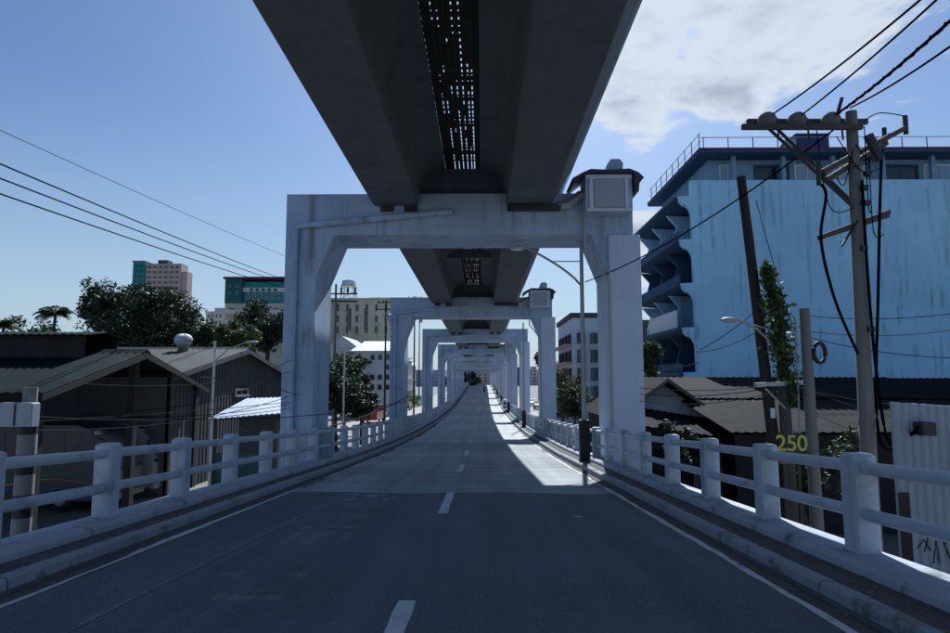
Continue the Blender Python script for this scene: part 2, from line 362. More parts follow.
# long faint tyre scuff down the left lane
mb = MB(); yy = frange(3.0, 13.2, .3); v = []
for y in yy: v += [(-2.62 + .035 * (y - 3) + random.uniform(-.02, .02), y, rz(y) + .0100), (-2.54 + .035 * (y - 3) + random.uniform(-.02, .02), y, rz(y) + .0100)]
mb.add(v, [(2*i, 2*i+1, 2*i+3, 2*i+2) for i in range(len(yy) - 1)])
struct(mb.build('tyre_scuff', M('tyre_scuff', (.165, .18, .195), .85, .5, 6, 50, .4, stain=1.0, staincol=(.112, .128, .138), bump=.1)), 'long faint pale scuff along the left lane')
# walkways
for s in (-1, 1):
    mb = MB(); sweep(mb, [(s * 3.80, 0.125), (s * 4.30, 0.135)], YS, rz, False)
    struct(mb.build('walkway', walk_m), 'narrow dirty walkway strip behind the kerb')
# kerbs: separate stones
for s in (-1, 1):
    root = bpy.data.objects.new('kerb', None); COL.objects.link(root); struct(root, 'grey concrete kerb along the carriageway')
    L = 2.4; y = -6.0; i = 0
    while y < 180:
        j = 0.015; a, b = y + j, y + L - j
        dx = random.uniform(-0.008, 0.008); dzz = random.uniform(-0.007, 0.007)
        mb = MB(); pr = [(s * (3.70 + dx), -0.05), (s * (3.715 + dx), 0.135 + dzz), (s * (3.74 + dx), 0.16 + dzz), (s * (3.865 + dx), 0.158 + dzz), (s * 3.87, -0.05)]
        yy = [a] + [a + (b - a) * t for t in (.25, .5, .75)] + [b]
        sweep(mb, pr if s > 0 else pr[::-1], yy, rz); mb.build('kerb_stone', kerb_m, root); y += L
    mb = MB(); pr = [(s * 3.70, -0.05), (s * 3.72, 0.14), (s * 3.865, 0.158), (s * 3.87, -0.05)]
    sweep(mb, pr, [q for q in YS if q >= 183], rz); o = mb.build('far_kerb', kerb_m, root); o['kind'] = 'stuff'
    mb = MB(); sweep(mb, pr, [q for q in YS if q <= -6], rz); o = mb.build('rear_kerb', kerb_m, root); o['kind'] = 'stuff'

# ------------------------------------------------------------------ railings
PH = 0.25
post_mb = MB(); post_mb.bbox(-0.13, 0.13, -0.125, 0.125, 0, 1.0, 0.025)
post_me = post_mb.mesh('post', rail_paint)
def railing(s, label):
    root = thing('bridge_railing', label, 'railing')
    mb = MB(); pr = [(s * 4.25, 0.0), (s * 4.265, PH - 0.05), (s * 4.31, PH), (s * 4.78, PH + 0.005), (s * 4.79, 0.0)]
    sweep(mb, pr, YS, rz); mb.build('plinth', plinth_m, root)
    y = -4.2; ys = []
    while y < 262: ys.append(y); y += 2.2
    far = MB()
    for i, y in enumerate(ys):
        z = rz(y) + PH
        if y < 150:
            o = link('post', post_me, root, (s * 4.6, y, z)); o.rotation_euler = (random.uniform(-.006, .006), random.uniform(-.006, .006), random.uniform(-.02, .02))
        else: far.box(s * 4.6 - .13, s * 4.6 + .13, y - .125, y + .125, z, z + 1.0)
        if i < len(ys) - 1:
            y2 = ys[i + 1]; z2 = rz(y2) + PH
            for h in (0.86, 0.39):
                p = [(s * 4.6, y + 0.1, z + h), (s * 4.6, y2 - 0.1, z2 + h)]
                if y < 150: t = MB(); t.tube(p, 0.066, 12); t.build('rail', rail_paint, root, True)
                else: far.tube(p, 0.066, 5)
    o = far.build('far_railing', rail_paint, root); o['kind'] = 'stuff'
railing(-1, 'grey concrete post and pipe railing beside the corrugated warehouses')
railing(1, 'grey concrete post and pipe railing beside the street lamps and blue building')

# ------------------------------------------------------------------ portals and viaduct
SP = 24.7; Y1 = 21.0; DEP = 2.2
portal_ys = [Y1 + SP * k for k in range(-2, 14)]
ORD = dict(enumerate('first second third fourth fifth sixth seventh eighth ninth tenth eleventh twelfth thirteenth fourteenth'.split()))
def portal(y, k):
    zt = vz(y); zb = zt - 1.42; base = max(-0.2, -0.2)
    lab = {0: 'first grey portal frame, with a street lamp and large equipment cabinet beside its column',
           1: 'second grey portal frame along the road, with the smaller equipment cabinet'}.get(k, '%s portal frame down the road, counted from the one with the large cabinet' % ORD.get(k, 'far'))
    if k < 0: lab = 'grey concrete portal frame behind the viewpoint'
    r = thing('portal_frame', lab, 'portal frame', (0, y, 0), 0, 'portal frames under the railway')
    y0, y1 = 0, DEP
    for s in (-1, 1):
        mb = MB(); xo, xi = (5.98, 4.93) if s < 0 else (5.72, 4.93)
        # column with chamfered inner edge
        poly = [(s * xo, y0), (s * xi, y0), (s * xi, y1), (s * xo, y1)]
        mb.prism([(s * xo, -0.3), (s * xi, -0.3), (s * xi, zb - 1.45), (s * (xi - 0.58), zb), (s * (xi - .58), zb + 0.02), (s * xo, zb + 0.02)], 'y', y0 + 0.003, y1 - 0.003)
        mb.build('column', concrete, r)
        if s > 0:
            mb = MB(); mb.bbox(4.90, 5.96, -0.14, y1 + 0.05, -0.3, zb - 0.03, 0.03); mb.build('column_jacket', jacket_paint, r)
    mb = MB(); mb.prism([(-5.98, zb), (5.75, zb), (5.75, zt), (-5.98, zt)], 'y', y0, y1); mb.build('crossbeam', concrete, r)
    # bearing pedestal blocks and collar on the beam
    for s in (-1, 1):
        for q in (1.75, 2.55):
            mb = MB(); mb.box(s * q - .22, s * q + .22, -0.06, y1 + 0.06, zt - 0.62, zt - 0.42); mb.build('bearing', dark_metal, r)
    # drain pipe on the left
    mb = MB(); zz0 = zb + 0.62; 
    mb.tube([(-0.35, -0.13, zz0 + 0.15), (-5.45, -0.13, zz0 - 0.32), (-5.56, -0.13, zz0 - 0.36), (-5.62, -0.13, zz0 - 0.46), (-5.62, -0.13, 0.2)], 0.105, 12)
    p = mb.build('drain_pipe', concrete, r, True)
    for zc in frange(1.5, zz0 - 0.8, 1.9):
        mb = MB(); mb.box(-5.76, -5.48, -0.215, 0.0, zc, zc + 0.05); mb.build('clamp', metal_grey, p)
    for xc in (-4.4, -2.6, -0.9):
        mb = MB(); zc = zz0 + 0.15 - 0.47 * (abs(xc) - 0.35) / 5.1; mb.box(xc - .03, xc + .03, -0.225, 0.0, zc - .11, zc + .11); mb.build('clamp', metal_grey, p)
    # equipment cabinet hung on the right column head
    if k in (0, 1, 3):
        mb = MB(); X0, X1, Z0, Z1 = 4.06, 5.58, zb + 0.60, zb + 1.84
        mb.box(X0, X1, -0.75, 0.35, Z0, Z1); c = mb.build('equipment_cabinet', concrete, r)
        mb = MB()
        for (a, b_, c_, d) in ((X0 + .12, X0 + .22, Z0 + .02, Z1 - .05), (X1 - .24, X1 - .14, Z0 + .02, Z1 - .05)): mb.box(a, b_, -0.79, -0.752, c_, d)
        mb.box(X0 + .01, X1 - .01, -0.80, -0.753, Z1 - .16, Z1 - .04); mb.box(X0 + .02, X1 - .02, -0.80, -0.753, Z0 + .0, Z0 + .08)
        mb.build('cabinet_frame', white_paint, c)
        mb = MB(); mb.box(X0 + .3, X1 - .3, -0.775, -0.751, Z0 + .12, Z1 - .2); mb.build('cabinet_door', metal_grey, c)
        # lid: rounded sheet drooping over the right edge
        prof = [(X0 - .45, Z1 - .18), (X0 - .1, Z1 + .02), (X0 + .15, Z1 + .13), (X0 + .8, Z1 + .10), (X1 - .1, Z1 + .14), (X1 + .18, Z1 + .02), (X1 + .36, Z1 - .16), (X1 + .22, Z1 - .22), (X1 + .18, Z1 - .62), (X1 + .06, Z1 - .60), (X1 + .03, Z1 + .0), (X0, Z1 + .004), (X0 - .4, Z1 - .32)]
        mb = MB(); mb.prism(prof, 'y', -0.9, 0.6); mb.build('cabinet_roof', dark_metal, c)
        mb = MB(); mb.prism([(X0 + .68, Z1 + .08), (X1 - .24, Z1 + .08), (X1 - .22, Z1 + .46), (X1 - .32, Z1 + .60), (X0 + .9, Z1 + .60), (X0 + .82, Z1 + .5)], 'y', -0.5, 0.3); mb.build('cable_hood', concrete, c)
        mb = MB(); mb.tube([(3.2, -.2, zb + 0.95), (3.55, -.25, zb + .97), (3.95, -.3, zb + 1.28), (X0 + .02, -.3, zb + 1.3)], 0.15, 4); mb.build('cable_duct', metal_grey, c)
        mb = MB(); mb.box(1.6, 3.3, -.34, -.06, zb + 0.78, zb + 1.0); mb.build('cable_tray', dark_metal, c)
        mb = MB(); mb.tube([(X0 + 0.03, -.12, Z0), (X0 + 0.03, -.12, zb - 0.6), (4.86, -.19, zb - 1.6), (4.86, -.19, rz(y) + .6)], 0.04, 8); mb.build('conduit', metal_grey, c)
    return r
for k, y in enumerate(portal_ys): portal(y, k - 2)

def tie_random(y0, y1, seed):
    rnd = random.Random(seed); out = []; y = y0 + 0.3
    while y < y1 - 0.5:
        wd = rnd.choice([0.2, 0.26, 0.26, 0.34, 0.5]); out.append((y, y + wd)); y += wd + rnd.choice([0.12, 0.16, 0.2, 0.3, 0.1, 0.45])
    return out
def span(ya, yb, k):
    """deck between two portals; its ends rest dapped on the beams"""
    lab = 'concrete railway deck span passing directly overhead' if k == 1 else ('concrete railway deck span between the first and second portal frames' if k == 2 else 'concrete railway deck span just past the %s portal frame' % ORD.get(k - 2, 'far'))
    if k < 1: lab = 'concrete railway deck span behind the viewpoint'
    r = thing('viaduct_span', lab, 'railway viaduct', group='railway viaduct spans')
    zf = lambda y: vz(ya) + (vz(yb) - vz(ya)) * (y - ya) / (yb - ya)
    ys = frange(ya + 0.02, yb - 0.02, 6)
    for s in (-1, 1):
        # box girder: soffit 1.55..3.0, leaning outer web, curved inner haunch to the slab
        pr = [(1.52, -0.42), (2.98, -0.42), (3.02, -0.38), (3.66, 0.80), (3.7, 0.88), (3.7, 1.20), (0.62, 1.20), (0.60, 1.0), (0.86, 0.95), (1.12, 0.84), (1.32, 0.6), (1.43, 0.25), (1.50, -0.38)]
        pr = [(s * a, b) for a, b in pr]
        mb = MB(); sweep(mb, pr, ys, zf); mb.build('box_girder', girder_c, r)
        pr = [(s * 3.70, 0.86), (s * 3.76, 0.86), (s * 3.80, 2.1), (s * 3.58, 2.1), (s * 3.6, 1.19), (s * 3.70, 1.19)]
        mb = MB(); sweep(mb, pr, ys, zf); mb.build('parapet', concrete, r)
        # drip nib along the soffit's outer edge
        mb = MB(); sweep(mb, [(s * 3.64, 0.80), (s * 3.72, 0.80), (s * 3.735, 0.92), (s * 3.64, 0.94)], ys, zf); mb.build('drip_edge', concrete, r)
    for yy in (ya + 0.5, (ya + yb) / 2, yb - 0.62):
        if yy == (ya + yb) / 2: z0_, = (0.55,)
        else: z0_ = -0.05
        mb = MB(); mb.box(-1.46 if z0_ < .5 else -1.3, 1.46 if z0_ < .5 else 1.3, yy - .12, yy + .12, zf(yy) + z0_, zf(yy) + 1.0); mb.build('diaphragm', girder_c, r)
    # track decking over the slot: boards with narrow slits that let the sky through, tilted slats above, shaped to block the sun but not the view
    edges = [-0.62, -0.40, -0.28, -0.13, 0.02, 0.17, 0.31, 0.41, 0.62]
    for i in range(len(edges) - 1):
        a, b = edges[i] + (0.016 if i else 0), edges[i + 1] - (0.016 if i < len(edges) - 2 else 0)
        mb = MB(); sweep(mb, [(a, 1.22), (b, 1.22), (b, 1.30), (a, 1.30)], ys, zf); mb.build('deck_board', dark_wood, r)
    far = MB(); rnd = random.Random(100 + k); ca, sa = math.cos(R(22)), math.sin(R(22)); y = ya + .4
    while y < yb - .6:
        z = zf(y) + 1.33; t = MB() if k in (1, 2) else far; th = rnd.choice([.03, .03, .05, .09]); L_ = .46
        t.prism([(y, z), (y + L_ * ca, z + L_ * sa), (y + L_ * ca - th * sa, z + L_ * sa + th * ca), (y - th * sa, z + th * ca)], 'x', -.75, .75)
        if k in (1, 2): t.build('slat', dark_wood, r)
        y += rnd.choice([.27, .29, .31])
    if far.v: o = far.build('slats', dark_wood, r); o['kind'] = 'stuff'
    rnd = random.Random(k * 3 + 1); mb = MB()
    for i in range(70):
        y = rnd.uniform(ya + 1, yb - 2); x = rnd.choice(edges[1:-1]); mb.box(x - .05, x + .05, y, y + rnd.uniform(.3, 2.4), zf(y) + 1.18, zf(y) + 1.215)
    o = mb.build('scrap_boards', dark_wood, r); o['kind'] = 'stuff'
for k in range(len(portal_ys) - 1):
    span(portal_ys[k] + DEP / 2, portal_ys[k + 1] + DEP / 2, k)

# ------------------------------------------------------------------ street lamps on the right walkway
def lamp(y, first, label):
    z = rz(y) + 0.15; r = thing('street_lamp', label, 'street lamp', (4.16, y, z), 0, 'street lamps on the bridge')
    top = 11.2 - rz(22) - .15
    mb = MB(); mb.bbox(-.17, .17, -.17, .17, -0.02, 1.35, .02); mb.build('base_box', black_m, r)
    mb = MB(); mb.tube([(0, 0, 1.3), (0, 0, top)], 0.085, 10, r1=0.06); mb.build('pole', metal_grey, r, True)
    a0 = top - 2.67; pts = []
    for i in range(13):
        t = i / 12; pts.append((-2.0 * math.sin(t * math.pi / 2) ** 1.15 * 0.95 - 0.06, 0, a0 + 1.32 * (1 - (1 - t) ** 2.0)))
    mb = MB(); mb.tube(pts, 0.04, 8); mb.build('arm', metal_grey, r, True)
    mb = MB(); mb.tube([(0, 0, a0 + .82), (-.98, 0, a0 + .82)], 0.02, 6); mb.build('brace', metal_grey, r)
    e = pts[-1]; mb = MB(); mb.sphere((e[0] - .28, 0, e[2] + .0), .36, .13, .09); h = mb.build('lamp_head', metal_grey, r, True)
    mb = MB(); mb.sphere((e[0] - .3, 0, e[2] - .06), .24, .1, .06); mb.build('lens', white_paint, h, True)
for i, y in enumerate((22.0, 53.5, 85, 116, 147, 178)):
    lamp(y, i == 0, ['tall grey street lamp with curved arm, black base box, by the first portal', 'grey street lamp with curved arm just past the second portal'][i] if i < 2 else 'grey street lamp with curved arm, small, far along the bridge railing')

# added canopy, unseen above the deck's right edge, to shade the nearest road
cz = lambda y: vz(y) + 10.5
r = thing('added_shade_canopy', 'added grey metal canopy above the railway deck, shading the near road', 'canopy')
mb = MB(); sweep(mb, [(2.6, 0.5), (7.5, 0.0), (7.57, -0.25), (7.63, -0.25), (7.63, 0.12), (2.6, 0.62)], frange(9, 31, 4), cz); mb.build('roof', metal_grey, r)
for y in frange(11, 29, 5):
    mb = MB(); mb.box(3.45, 3.65, y - .1, y + .1, vz(y) + 1.2, cz(y) + 0.42); mb.build('post', metal_grey, r)
    mb = MB(); mb.prism([(3.65, cz(y) - 1.0), (6.8, cz(y) - .12), (6.8, cz(y) - .02), (3.65, cz(y) + .3)], 'y', y - .06, y + .06); mb.build('bracket', metal_grey, r)

# ------------------------------------------------------------------ wires
def wire(name, label, a, b, sag, r=0.016, n=16, mat=wire_m, group=None, cat='cable'):
    a, b = Vector(a), Vector(b); pts = []
    for i in range(n + 1):
        t = i / n; p = a.lerp(b, t); p.z -= sag * 4 * t * (1 - t); pts.append(p)
    mb = MB(); mb.tube(pts, r, 5); o = mb.build(name, mat, None, True); return tag(o, label, cat, group)

# ------------------------------------------------------------------ trees
def leaves(mb, c, rx, ry, rz_, n, size, rnd, clumps=24):
    cs = []
    for i in range(clumps):
        while True:
            p = Vector((rnd.uniform(-1, 1), rnd.uniform(-1, 1), rnd.uniform(-1, 1)))
            if 0.25 < p.length < 1.0: break
        cs.append((p, rnd.uniform(0.22, 0.5)))
    for i in range(n):
        p, rad = rnd.choice(cs); d = Vector((rnd.gauss(0, 1), rnd.gauss(0, 1), rnd.gauss(0, 1)))
        d = d.normalized() * rad * (rnd.random() ** 0.4)
        q = p + d; q = Vector((c[0] + q.x * rx, c[1] + q.y * ry, c[2] + q.z * rz_))
        sz = size * rnd.uniform(0.6, 1.4)
        u = Vector((rnd.gauss(0, 1), rnd.gauss(0, 1), rnd.gauss(0, .6))).normalized(); w_ = u.cross(Vector((rnd.gauss(0, 1), rnd.gauss(0, 1), rnd.gauss(0, 1)))).normalized()
        mb.add([q - u * sz, q - w_ * sz * .45 + u * sz * 0.1, q + u * sz, q + w_ * sz * .45 + u * sz * 0.1], [(0, 1, 2, 3)])
    return [Vector((c[0] + p.x * rx, c[1] + p.y * ry, c[2] + p.z * rz_)) for p, _ in cs]
def tree(name, label, loc, h, rx, ry, rz_, n, size, mat, seed, group=None, clumps=24, cat='tree'):
    rnd = random.Random(seed); r = thing(name, label, cat, loc, 0, group)
    c = (0, 0, h - rz_); mb = MB(); cs = leaves(mb, c, rx, ry, rz_, n, size, rnd, clumps); mb.build('crown', mat, r)
    mb = MB(); fork = max(0.6, h - 1.75 * rz_); tr = max(0.03, h * 0.018)
    mb.tube([(0, 0, -0.15), (rnd.uniform(-.1, .1), 0, fork * .5), (rnd.uniform(-.2, .2), rnd.uniform(-.2, .2), fork)], tr * 1.3, 7, r1=tr)
    for q in cs[:12]:
        m_ = Vector((q.x * .45, q.y * .45, fork + (q.z - fork) * .6)); mb.tube([(0, 0, fork - .1), m_, q], tr * .55, 5, r1=tr * .15)
    mb.build('trunk', bark, r)
    return r
def palm(label, loc, h, fl, seed, group=None):
    rnd = random.Random(seed); r = thing('palm_tree', label, 'palm tree', loc, 0, group)
    mb = MB(); mb.tube([(0, 0, -.1), (.15, 0, h * .5), (.4, .1, h)], .2, 7, r1=.12); mb.build('trunk', bark, r)
    for i in range(17):
        a = 2 * math.pi * i / 17 + rnd.uniform(-.2, .2); el = rnd.uniform(.1, 1.35); mb = MB(); pts = []
        d = Vector((math.cos(a), math.sin(a), 0))
        for k in range(9):
            t = k / 8; pts.append(Vector((.4, .1, h)) + d * (fl * t * math.cos(el) * (1 - .15 * t)) + Vector((0, 0, fl * (t * math.sin(el) - (.55 + .15 * el) * t * t))))
        mb.tube(pts, .035, 4, r1=.01); sd_ = d.cross(Vector((0, 0, 1)))
        for k in range(1, 25):
            t = k / 25 * 8; i0 = min(int(t), 7); p = pts[i0].lerp(pts[i0 + 1], t - i0); L = fl * .26 * math.sin(math.pi * (k / 26) ** .7) + .08
            for s in (-1, 1):
                tip = p + sd_ * s * L * .8 + d * L * .45 + Vector((0, 0, -L * .45)); mb.add([p, p + d * .16, tip + d * .05, tip], [(0, 1, 2, 3)])
        mb.build('frond', leaf_mid, r)
    return r

# ------------------------------------------------------------------ buildings
def windows(r, rects, face, pos, frame_m, glass_m, depth=0.07, nm='window', mull=True):
    """face 'y-' (front, at y=pos) or 'x+'/'x-' (flank, at x=pos); rects are (u0,u1,z0,z1)"""
    for (u0, u1, z0, z1) in rects:
        fr = 0.06 * max(1, (u1 - u0)); fr = min(fr, 0.14)
        def bx(mb, a0, a1, c0, c1, d0, d1):
            if face == 'y-': mb.box(a0, a1, pos - d1, pos - d0, c0, c1)
            elif face == 'x+': mb.box(pos + d0, pos + d1, a0, a1, c0, c1)
            else: mb.box(pos - d1, pos - d0, a0, a1, c0, c1)
        mb = MB(); bx(mb, u0, u0 + fr, z0, z1, 0.002, depth); bx(mb, u1 - fr, u1, z0, z1, 0.002, depth)
        bx(mb, u0 + fr, u1 - fr, z1 - fr, z1, 0.002, depth); bx(mb, u0 - .06, u1 + .06, z0 - fr, z0, 0.002, depth + .06)
        if mull and (u1 - u0) > 0.9: bx(mb, (u0 + u1) / 2 - .03, (u0 + u1) / 2 + .03, z0, z1 - fr, 0.002, depth - .02)
        o = mb.build(nm, frame_m, r)
        mb = MB(); bx(mb, u0 + fr, u1 - fr, z0, z1 - fr, 0.003, 0.02); mb.build('pane', glass_m, o)
def grid(u0, u1, nu, z0, z1, nz, fu=.6, fz=.5, skip=0.0, rnd=None):
    out = []; du = (u1 - u0) / nu; dz = (z1 - z0) / nz
    for j in range(nz):
        for i in range(nu):
            if rnd and rnd.random() < skip: continue
            out.append((u0 + du * (i + .5 - fu / 2), u0 + du * (i + .5 + fu / 2), z0 + dz * (j + .5 - fz / 2), z0 + dz * (j + .5 + fz / 2)))
    return out
def X(px, Y): return at(px, 380, Y).x
def Z(py, Y): return at(480, py, Y).z

# --- blue apartment block on the right
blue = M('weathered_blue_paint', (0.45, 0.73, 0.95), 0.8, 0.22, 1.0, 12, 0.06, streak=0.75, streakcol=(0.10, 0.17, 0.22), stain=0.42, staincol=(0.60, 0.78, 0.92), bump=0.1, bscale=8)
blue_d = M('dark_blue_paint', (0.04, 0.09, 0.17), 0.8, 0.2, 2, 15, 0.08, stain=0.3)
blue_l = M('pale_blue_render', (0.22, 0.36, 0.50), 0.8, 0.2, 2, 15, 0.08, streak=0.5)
red_trim = plain('maroon_trim', (0.10, 0.025, 0.06), 0.6)
YB = 44.0; XB = at(694.5, 290, YB).x; ZW = Z(181, YB); ZR = Z(153, YB)
r = thing('apartment_block', 'tall weathered blue apartment block with balconies down one flank', 'building')
mb = MB(); mb.box(XB, XB + 34, YB, YB + .45, -.2, ZW); mb.build('front_wall', blue, r)
mb = MB(); mb.box(XB + 2.65, XB + 34, YB + .452, YB + 14, -.2, ZW); mb.build('wall', blue_l, r)
# penthouse storey, roof slab, railing
XP = at(704, 200, YB).x
mb = MB(); mb.box(XP + .8, XB + 33.5, YB + 1.2, YB + 13.0, ZW - .01, ZR - .2); pw = mb.build('penthouse_wall', blue_l, r)
mb = MB(); mb.box(XP - .35, XB + 34.5, YB - .5, YB + 13.6, ZR - .2, ZR + .05); rf = mb.build('roof_slab', blue_d, r)
mb = MB(); mb.box(XP - .38, XB + 34.5, YB - .53, YB - .503, ZR - .05, ZR + .13); mb.box(XP - .40, XP - .353, YB - .53, YB + 13.6, ZR - .05, ZR + .13); mb.build('roof_trim', red_trim, rf)
for i in range(18):
    x = XP + i * 1.75
    mb = MB(); mb.tube([(x, YB - .3, ZR + .05), (x, YB - .3, ZR + .95)], .035, 5); mb.build('baluster', red_trim, rf)
for i in range(9):
    y = YB + i * 1.6
    mb = MB(); mb.tube([(XP - .2, y, ZR + .05), (XP - .2, y, ZR + 1.35)], .035, 5); mb.build('baluster', red_trim, rf)
mb = MB(); mb.tube([(XP - .2, YB + 13.4, ZR + 1.3), (XP - .2, YB - .3, ZR + 1.3)], .03, 5); mb.tube([(XP - .2, YB - .3, ZR + .95), (XB + 33, YB - .3, ZR + .95)], .03, 5); mb.tube([(XP - .2, YB + 13.4, ZR + .7), (XP - .2, YB - .3, ZR + .7)], .02, 5); mb.build('handrail', metal_grey, rf)
# penthouse glazing: broad pale shutters, dark openings
x = XP + 1.6; rnd = random.Random(3); i = 0
pale_sh = M('pale_shutter', (0.30, 0.42, 0.52), 0.6, 0.2, 2, 10, 0.05)
while x < XB + 31:
    wd = rnd.choice([1.2, 1.9, 2.6]); 
    windows(r, [(x, x + wd, ZW + .15, ZR - .55)], 'y-', YB + 1.2, blue_d if i % 3 == 1 else white_paint, win_glass if i % 3 == 1 else pale_sh); x += wd + rnd.choice([.35, .7, 1.3]); i += 1
for i in range(9):
    x = XP + 2.2 + i * 3.55
    mb = MB(); mb.box(x, x + .28, YB + .3, YB + .62, ZW, ZR - .2); mb.build('pillar', blue_l, r)
# balconies along the flank
st = (Z(204, YB) - Z(335, YB)) / 3.0          # storey height from the arched bay tops
zt0 = Z(204, YB)
XF = XB + 2.5; XT = XB - 0.85
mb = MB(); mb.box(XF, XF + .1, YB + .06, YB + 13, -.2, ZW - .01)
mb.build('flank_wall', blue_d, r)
for j in range(6):
    z1 = zt0 - st * j; z0 = z1 - st
    if z1 < 1: break
    # bay head with rounded corner (the end wall round each opening)
    cz_ = [(XB - .003, z1 + .55), (XB - .003, z1 - .95)] + [(XB - .55 * (1 - math.cos(a)) - .003, z1 - .95 + .85 * math.sin(a)) for a in frange(.2, math.pi / 2, .26)] + [(XT + .1, z1 + .1), (XT - .1, z1 + .5)]
    mb = MB(); mb.prism(cz_, 'y', YB + .02, YB + .43); mb.build('bay_head', blue, r)
    # slab: thick at the wall, thin lip outside
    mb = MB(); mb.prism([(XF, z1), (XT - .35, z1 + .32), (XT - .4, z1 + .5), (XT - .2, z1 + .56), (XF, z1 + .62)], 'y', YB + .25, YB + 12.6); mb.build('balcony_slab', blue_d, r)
    for y in (YB + 4.2, YB + 8.4, YB + 12.4):
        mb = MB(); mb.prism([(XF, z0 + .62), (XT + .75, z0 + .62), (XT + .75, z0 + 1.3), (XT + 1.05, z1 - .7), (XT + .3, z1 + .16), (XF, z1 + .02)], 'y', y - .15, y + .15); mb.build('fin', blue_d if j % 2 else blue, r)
    if z0 > 0:
        wf = white_paint if j == 2 else blue_d
        ph = 1.25 if j == 2 else .55
        mb = MB(); mb.box(XT - .12, XT - .02, YB + (.3 if j != 2 else 1.2), YB + (12.5 if j != 2 else 8.6), z0 + .6, z0 + .6 + ph); mb.build('balcony_parapet', wf, r)
        for y in (YB + 1.4, YB + 5.4, YB + 9.6):
            windows(r, [(y, y + 1.8, z0 + .8, z0 + 2.5)], 'x-', XF, blue_d, win_glass)
# roof water tank
q0 = at(797, 152, YB + 4); q1 = at(829, 134, YB + 4)
r = thing('roof_tank', 'dark blue box tank on the roof of the blue apartment block', 'tank')
mb = MB(); mb.bbox(q0.x, q1.x, YB + 4, YB + 6.5, ZR + .05, q1.z, .06); mb.build('tank_body', plain('tank_blue', (0.015, 0.03, 0.10), 0.5), r)
mb = MB(); mb.box(q0.x - .05, q1.x + .05, YB + 3.95, YB + 6.55, q1.z - .1, q1.z + .04); mb.build('lid', plain('tank_blue', (0.015, 0.03, 0.10)), r)
mb = MB(); mb.prism([(YB + 4, ZR + .05), (YB + 4, q1.z - .4), (YB + 5.2, ZR + .05)], 'x', q0.x - .9, q0.x - .02); mb.build('brace', metal_grey, r)

# --- corrugated sheet roof helper: quad a-b (eave) c-d (ridge), ribs run up the slope
def corr(mb, a, b, d, c, pitch=0.25, amp=0.035, rnd=None, th=0.03):
    a, b, c, d = map(Vector, (a, b, c, d)); L = (b - a).length; n = max(2, int(L / pitch)) * 2
    nrm = (b - a).cross(d - a).normalized()
    if nrm.z < 0: nrm = -nrm
    v = []
    for i in range(n + 1):
        t = i / n; o = nrm * (amp if i % 2 else 0)
        v += [a.lerp(b, t) + o, d.lerp(c, t) + o]
    m = len(v); v += [p - nrm * th for p in v[:m]]
    f = []
    for i in range(n):
        f.append((2*i, 2*i+2, 2*i+3, 2*i+1)); f.append((m+2*i, m+2*i+1, m+2*i+3, m+2*i+2)); f.append((2*i, m+2*i, m+2*i+2, 2*i+2)); f.append((2*i+1, 2*i+3, m+2*i+3, m+2*i+1))
    f += [(0, 1, m + 1, m), (m - 2, 2 * m - 2, 2 * m - 1, m - 1)]
    mb.add(v, f)
brown_rf = M('rusty_brown_sheet', (0.012, 0.011, 0.012), 0.85, 0.3, 2.5, 15, 0.1, stain=0.6, staincol=(0.04, 0.03, 0.03), bump=0.1, spec=0.08)
brown_l = M('faded_brown_sheet', (0.05, 0.043, 0.042), 0.85, 0.3, 2.5, 15, 0.1, stain=0.6, staincol=(0.06, 0.045, 0.04), bump=0.1, spec=0.08)
green_rf = M('faded_green_sheet', (0.006, 0.015, 0.017), 0.85, 0.25, 1.5, 12, 0.08, stain=0.5, staincol=(0.04, 0.05, 0.05), bump=0.05, spec=0.08)
grey_rf = M('grey_sheet', (0.075, 0.074, 0.072), 0.75, 0.25, 2.0, 12, 0.08, stain=0.6, staincol=(0.09, 0.075, 0.065), bump=0.05, spec=0.08)
pale_rf = M('pale_blue_sheet', (0.42, 0.46, 0.54), 0.6, 0.15, 2.0, 12, 0.05, stain=0.25, bump=0.05)
dk_wall = M('dark_weathered_wall', (0.03, 0.029, 0.029), 0.9, 0.3, 2, 12, 0.1, streak=0.5)
grey_wall = M('grey_sheet_wall', (0.085, 0.088, 0.095), 0.85, 0.25, 2, 12, 0.08, streak=0.6, streakcol=(0.04, 0.04, 0.04))
white_wall = M('white_sheet_wall', (0.36, 0.40, 0.46), 0.7, 0.18, 2, 15, 0.08, streak=0.55, streakcol=(0.12, 0.12, 0.13), stain=0.3, staincol=(0.2, 0.19, 0.19))

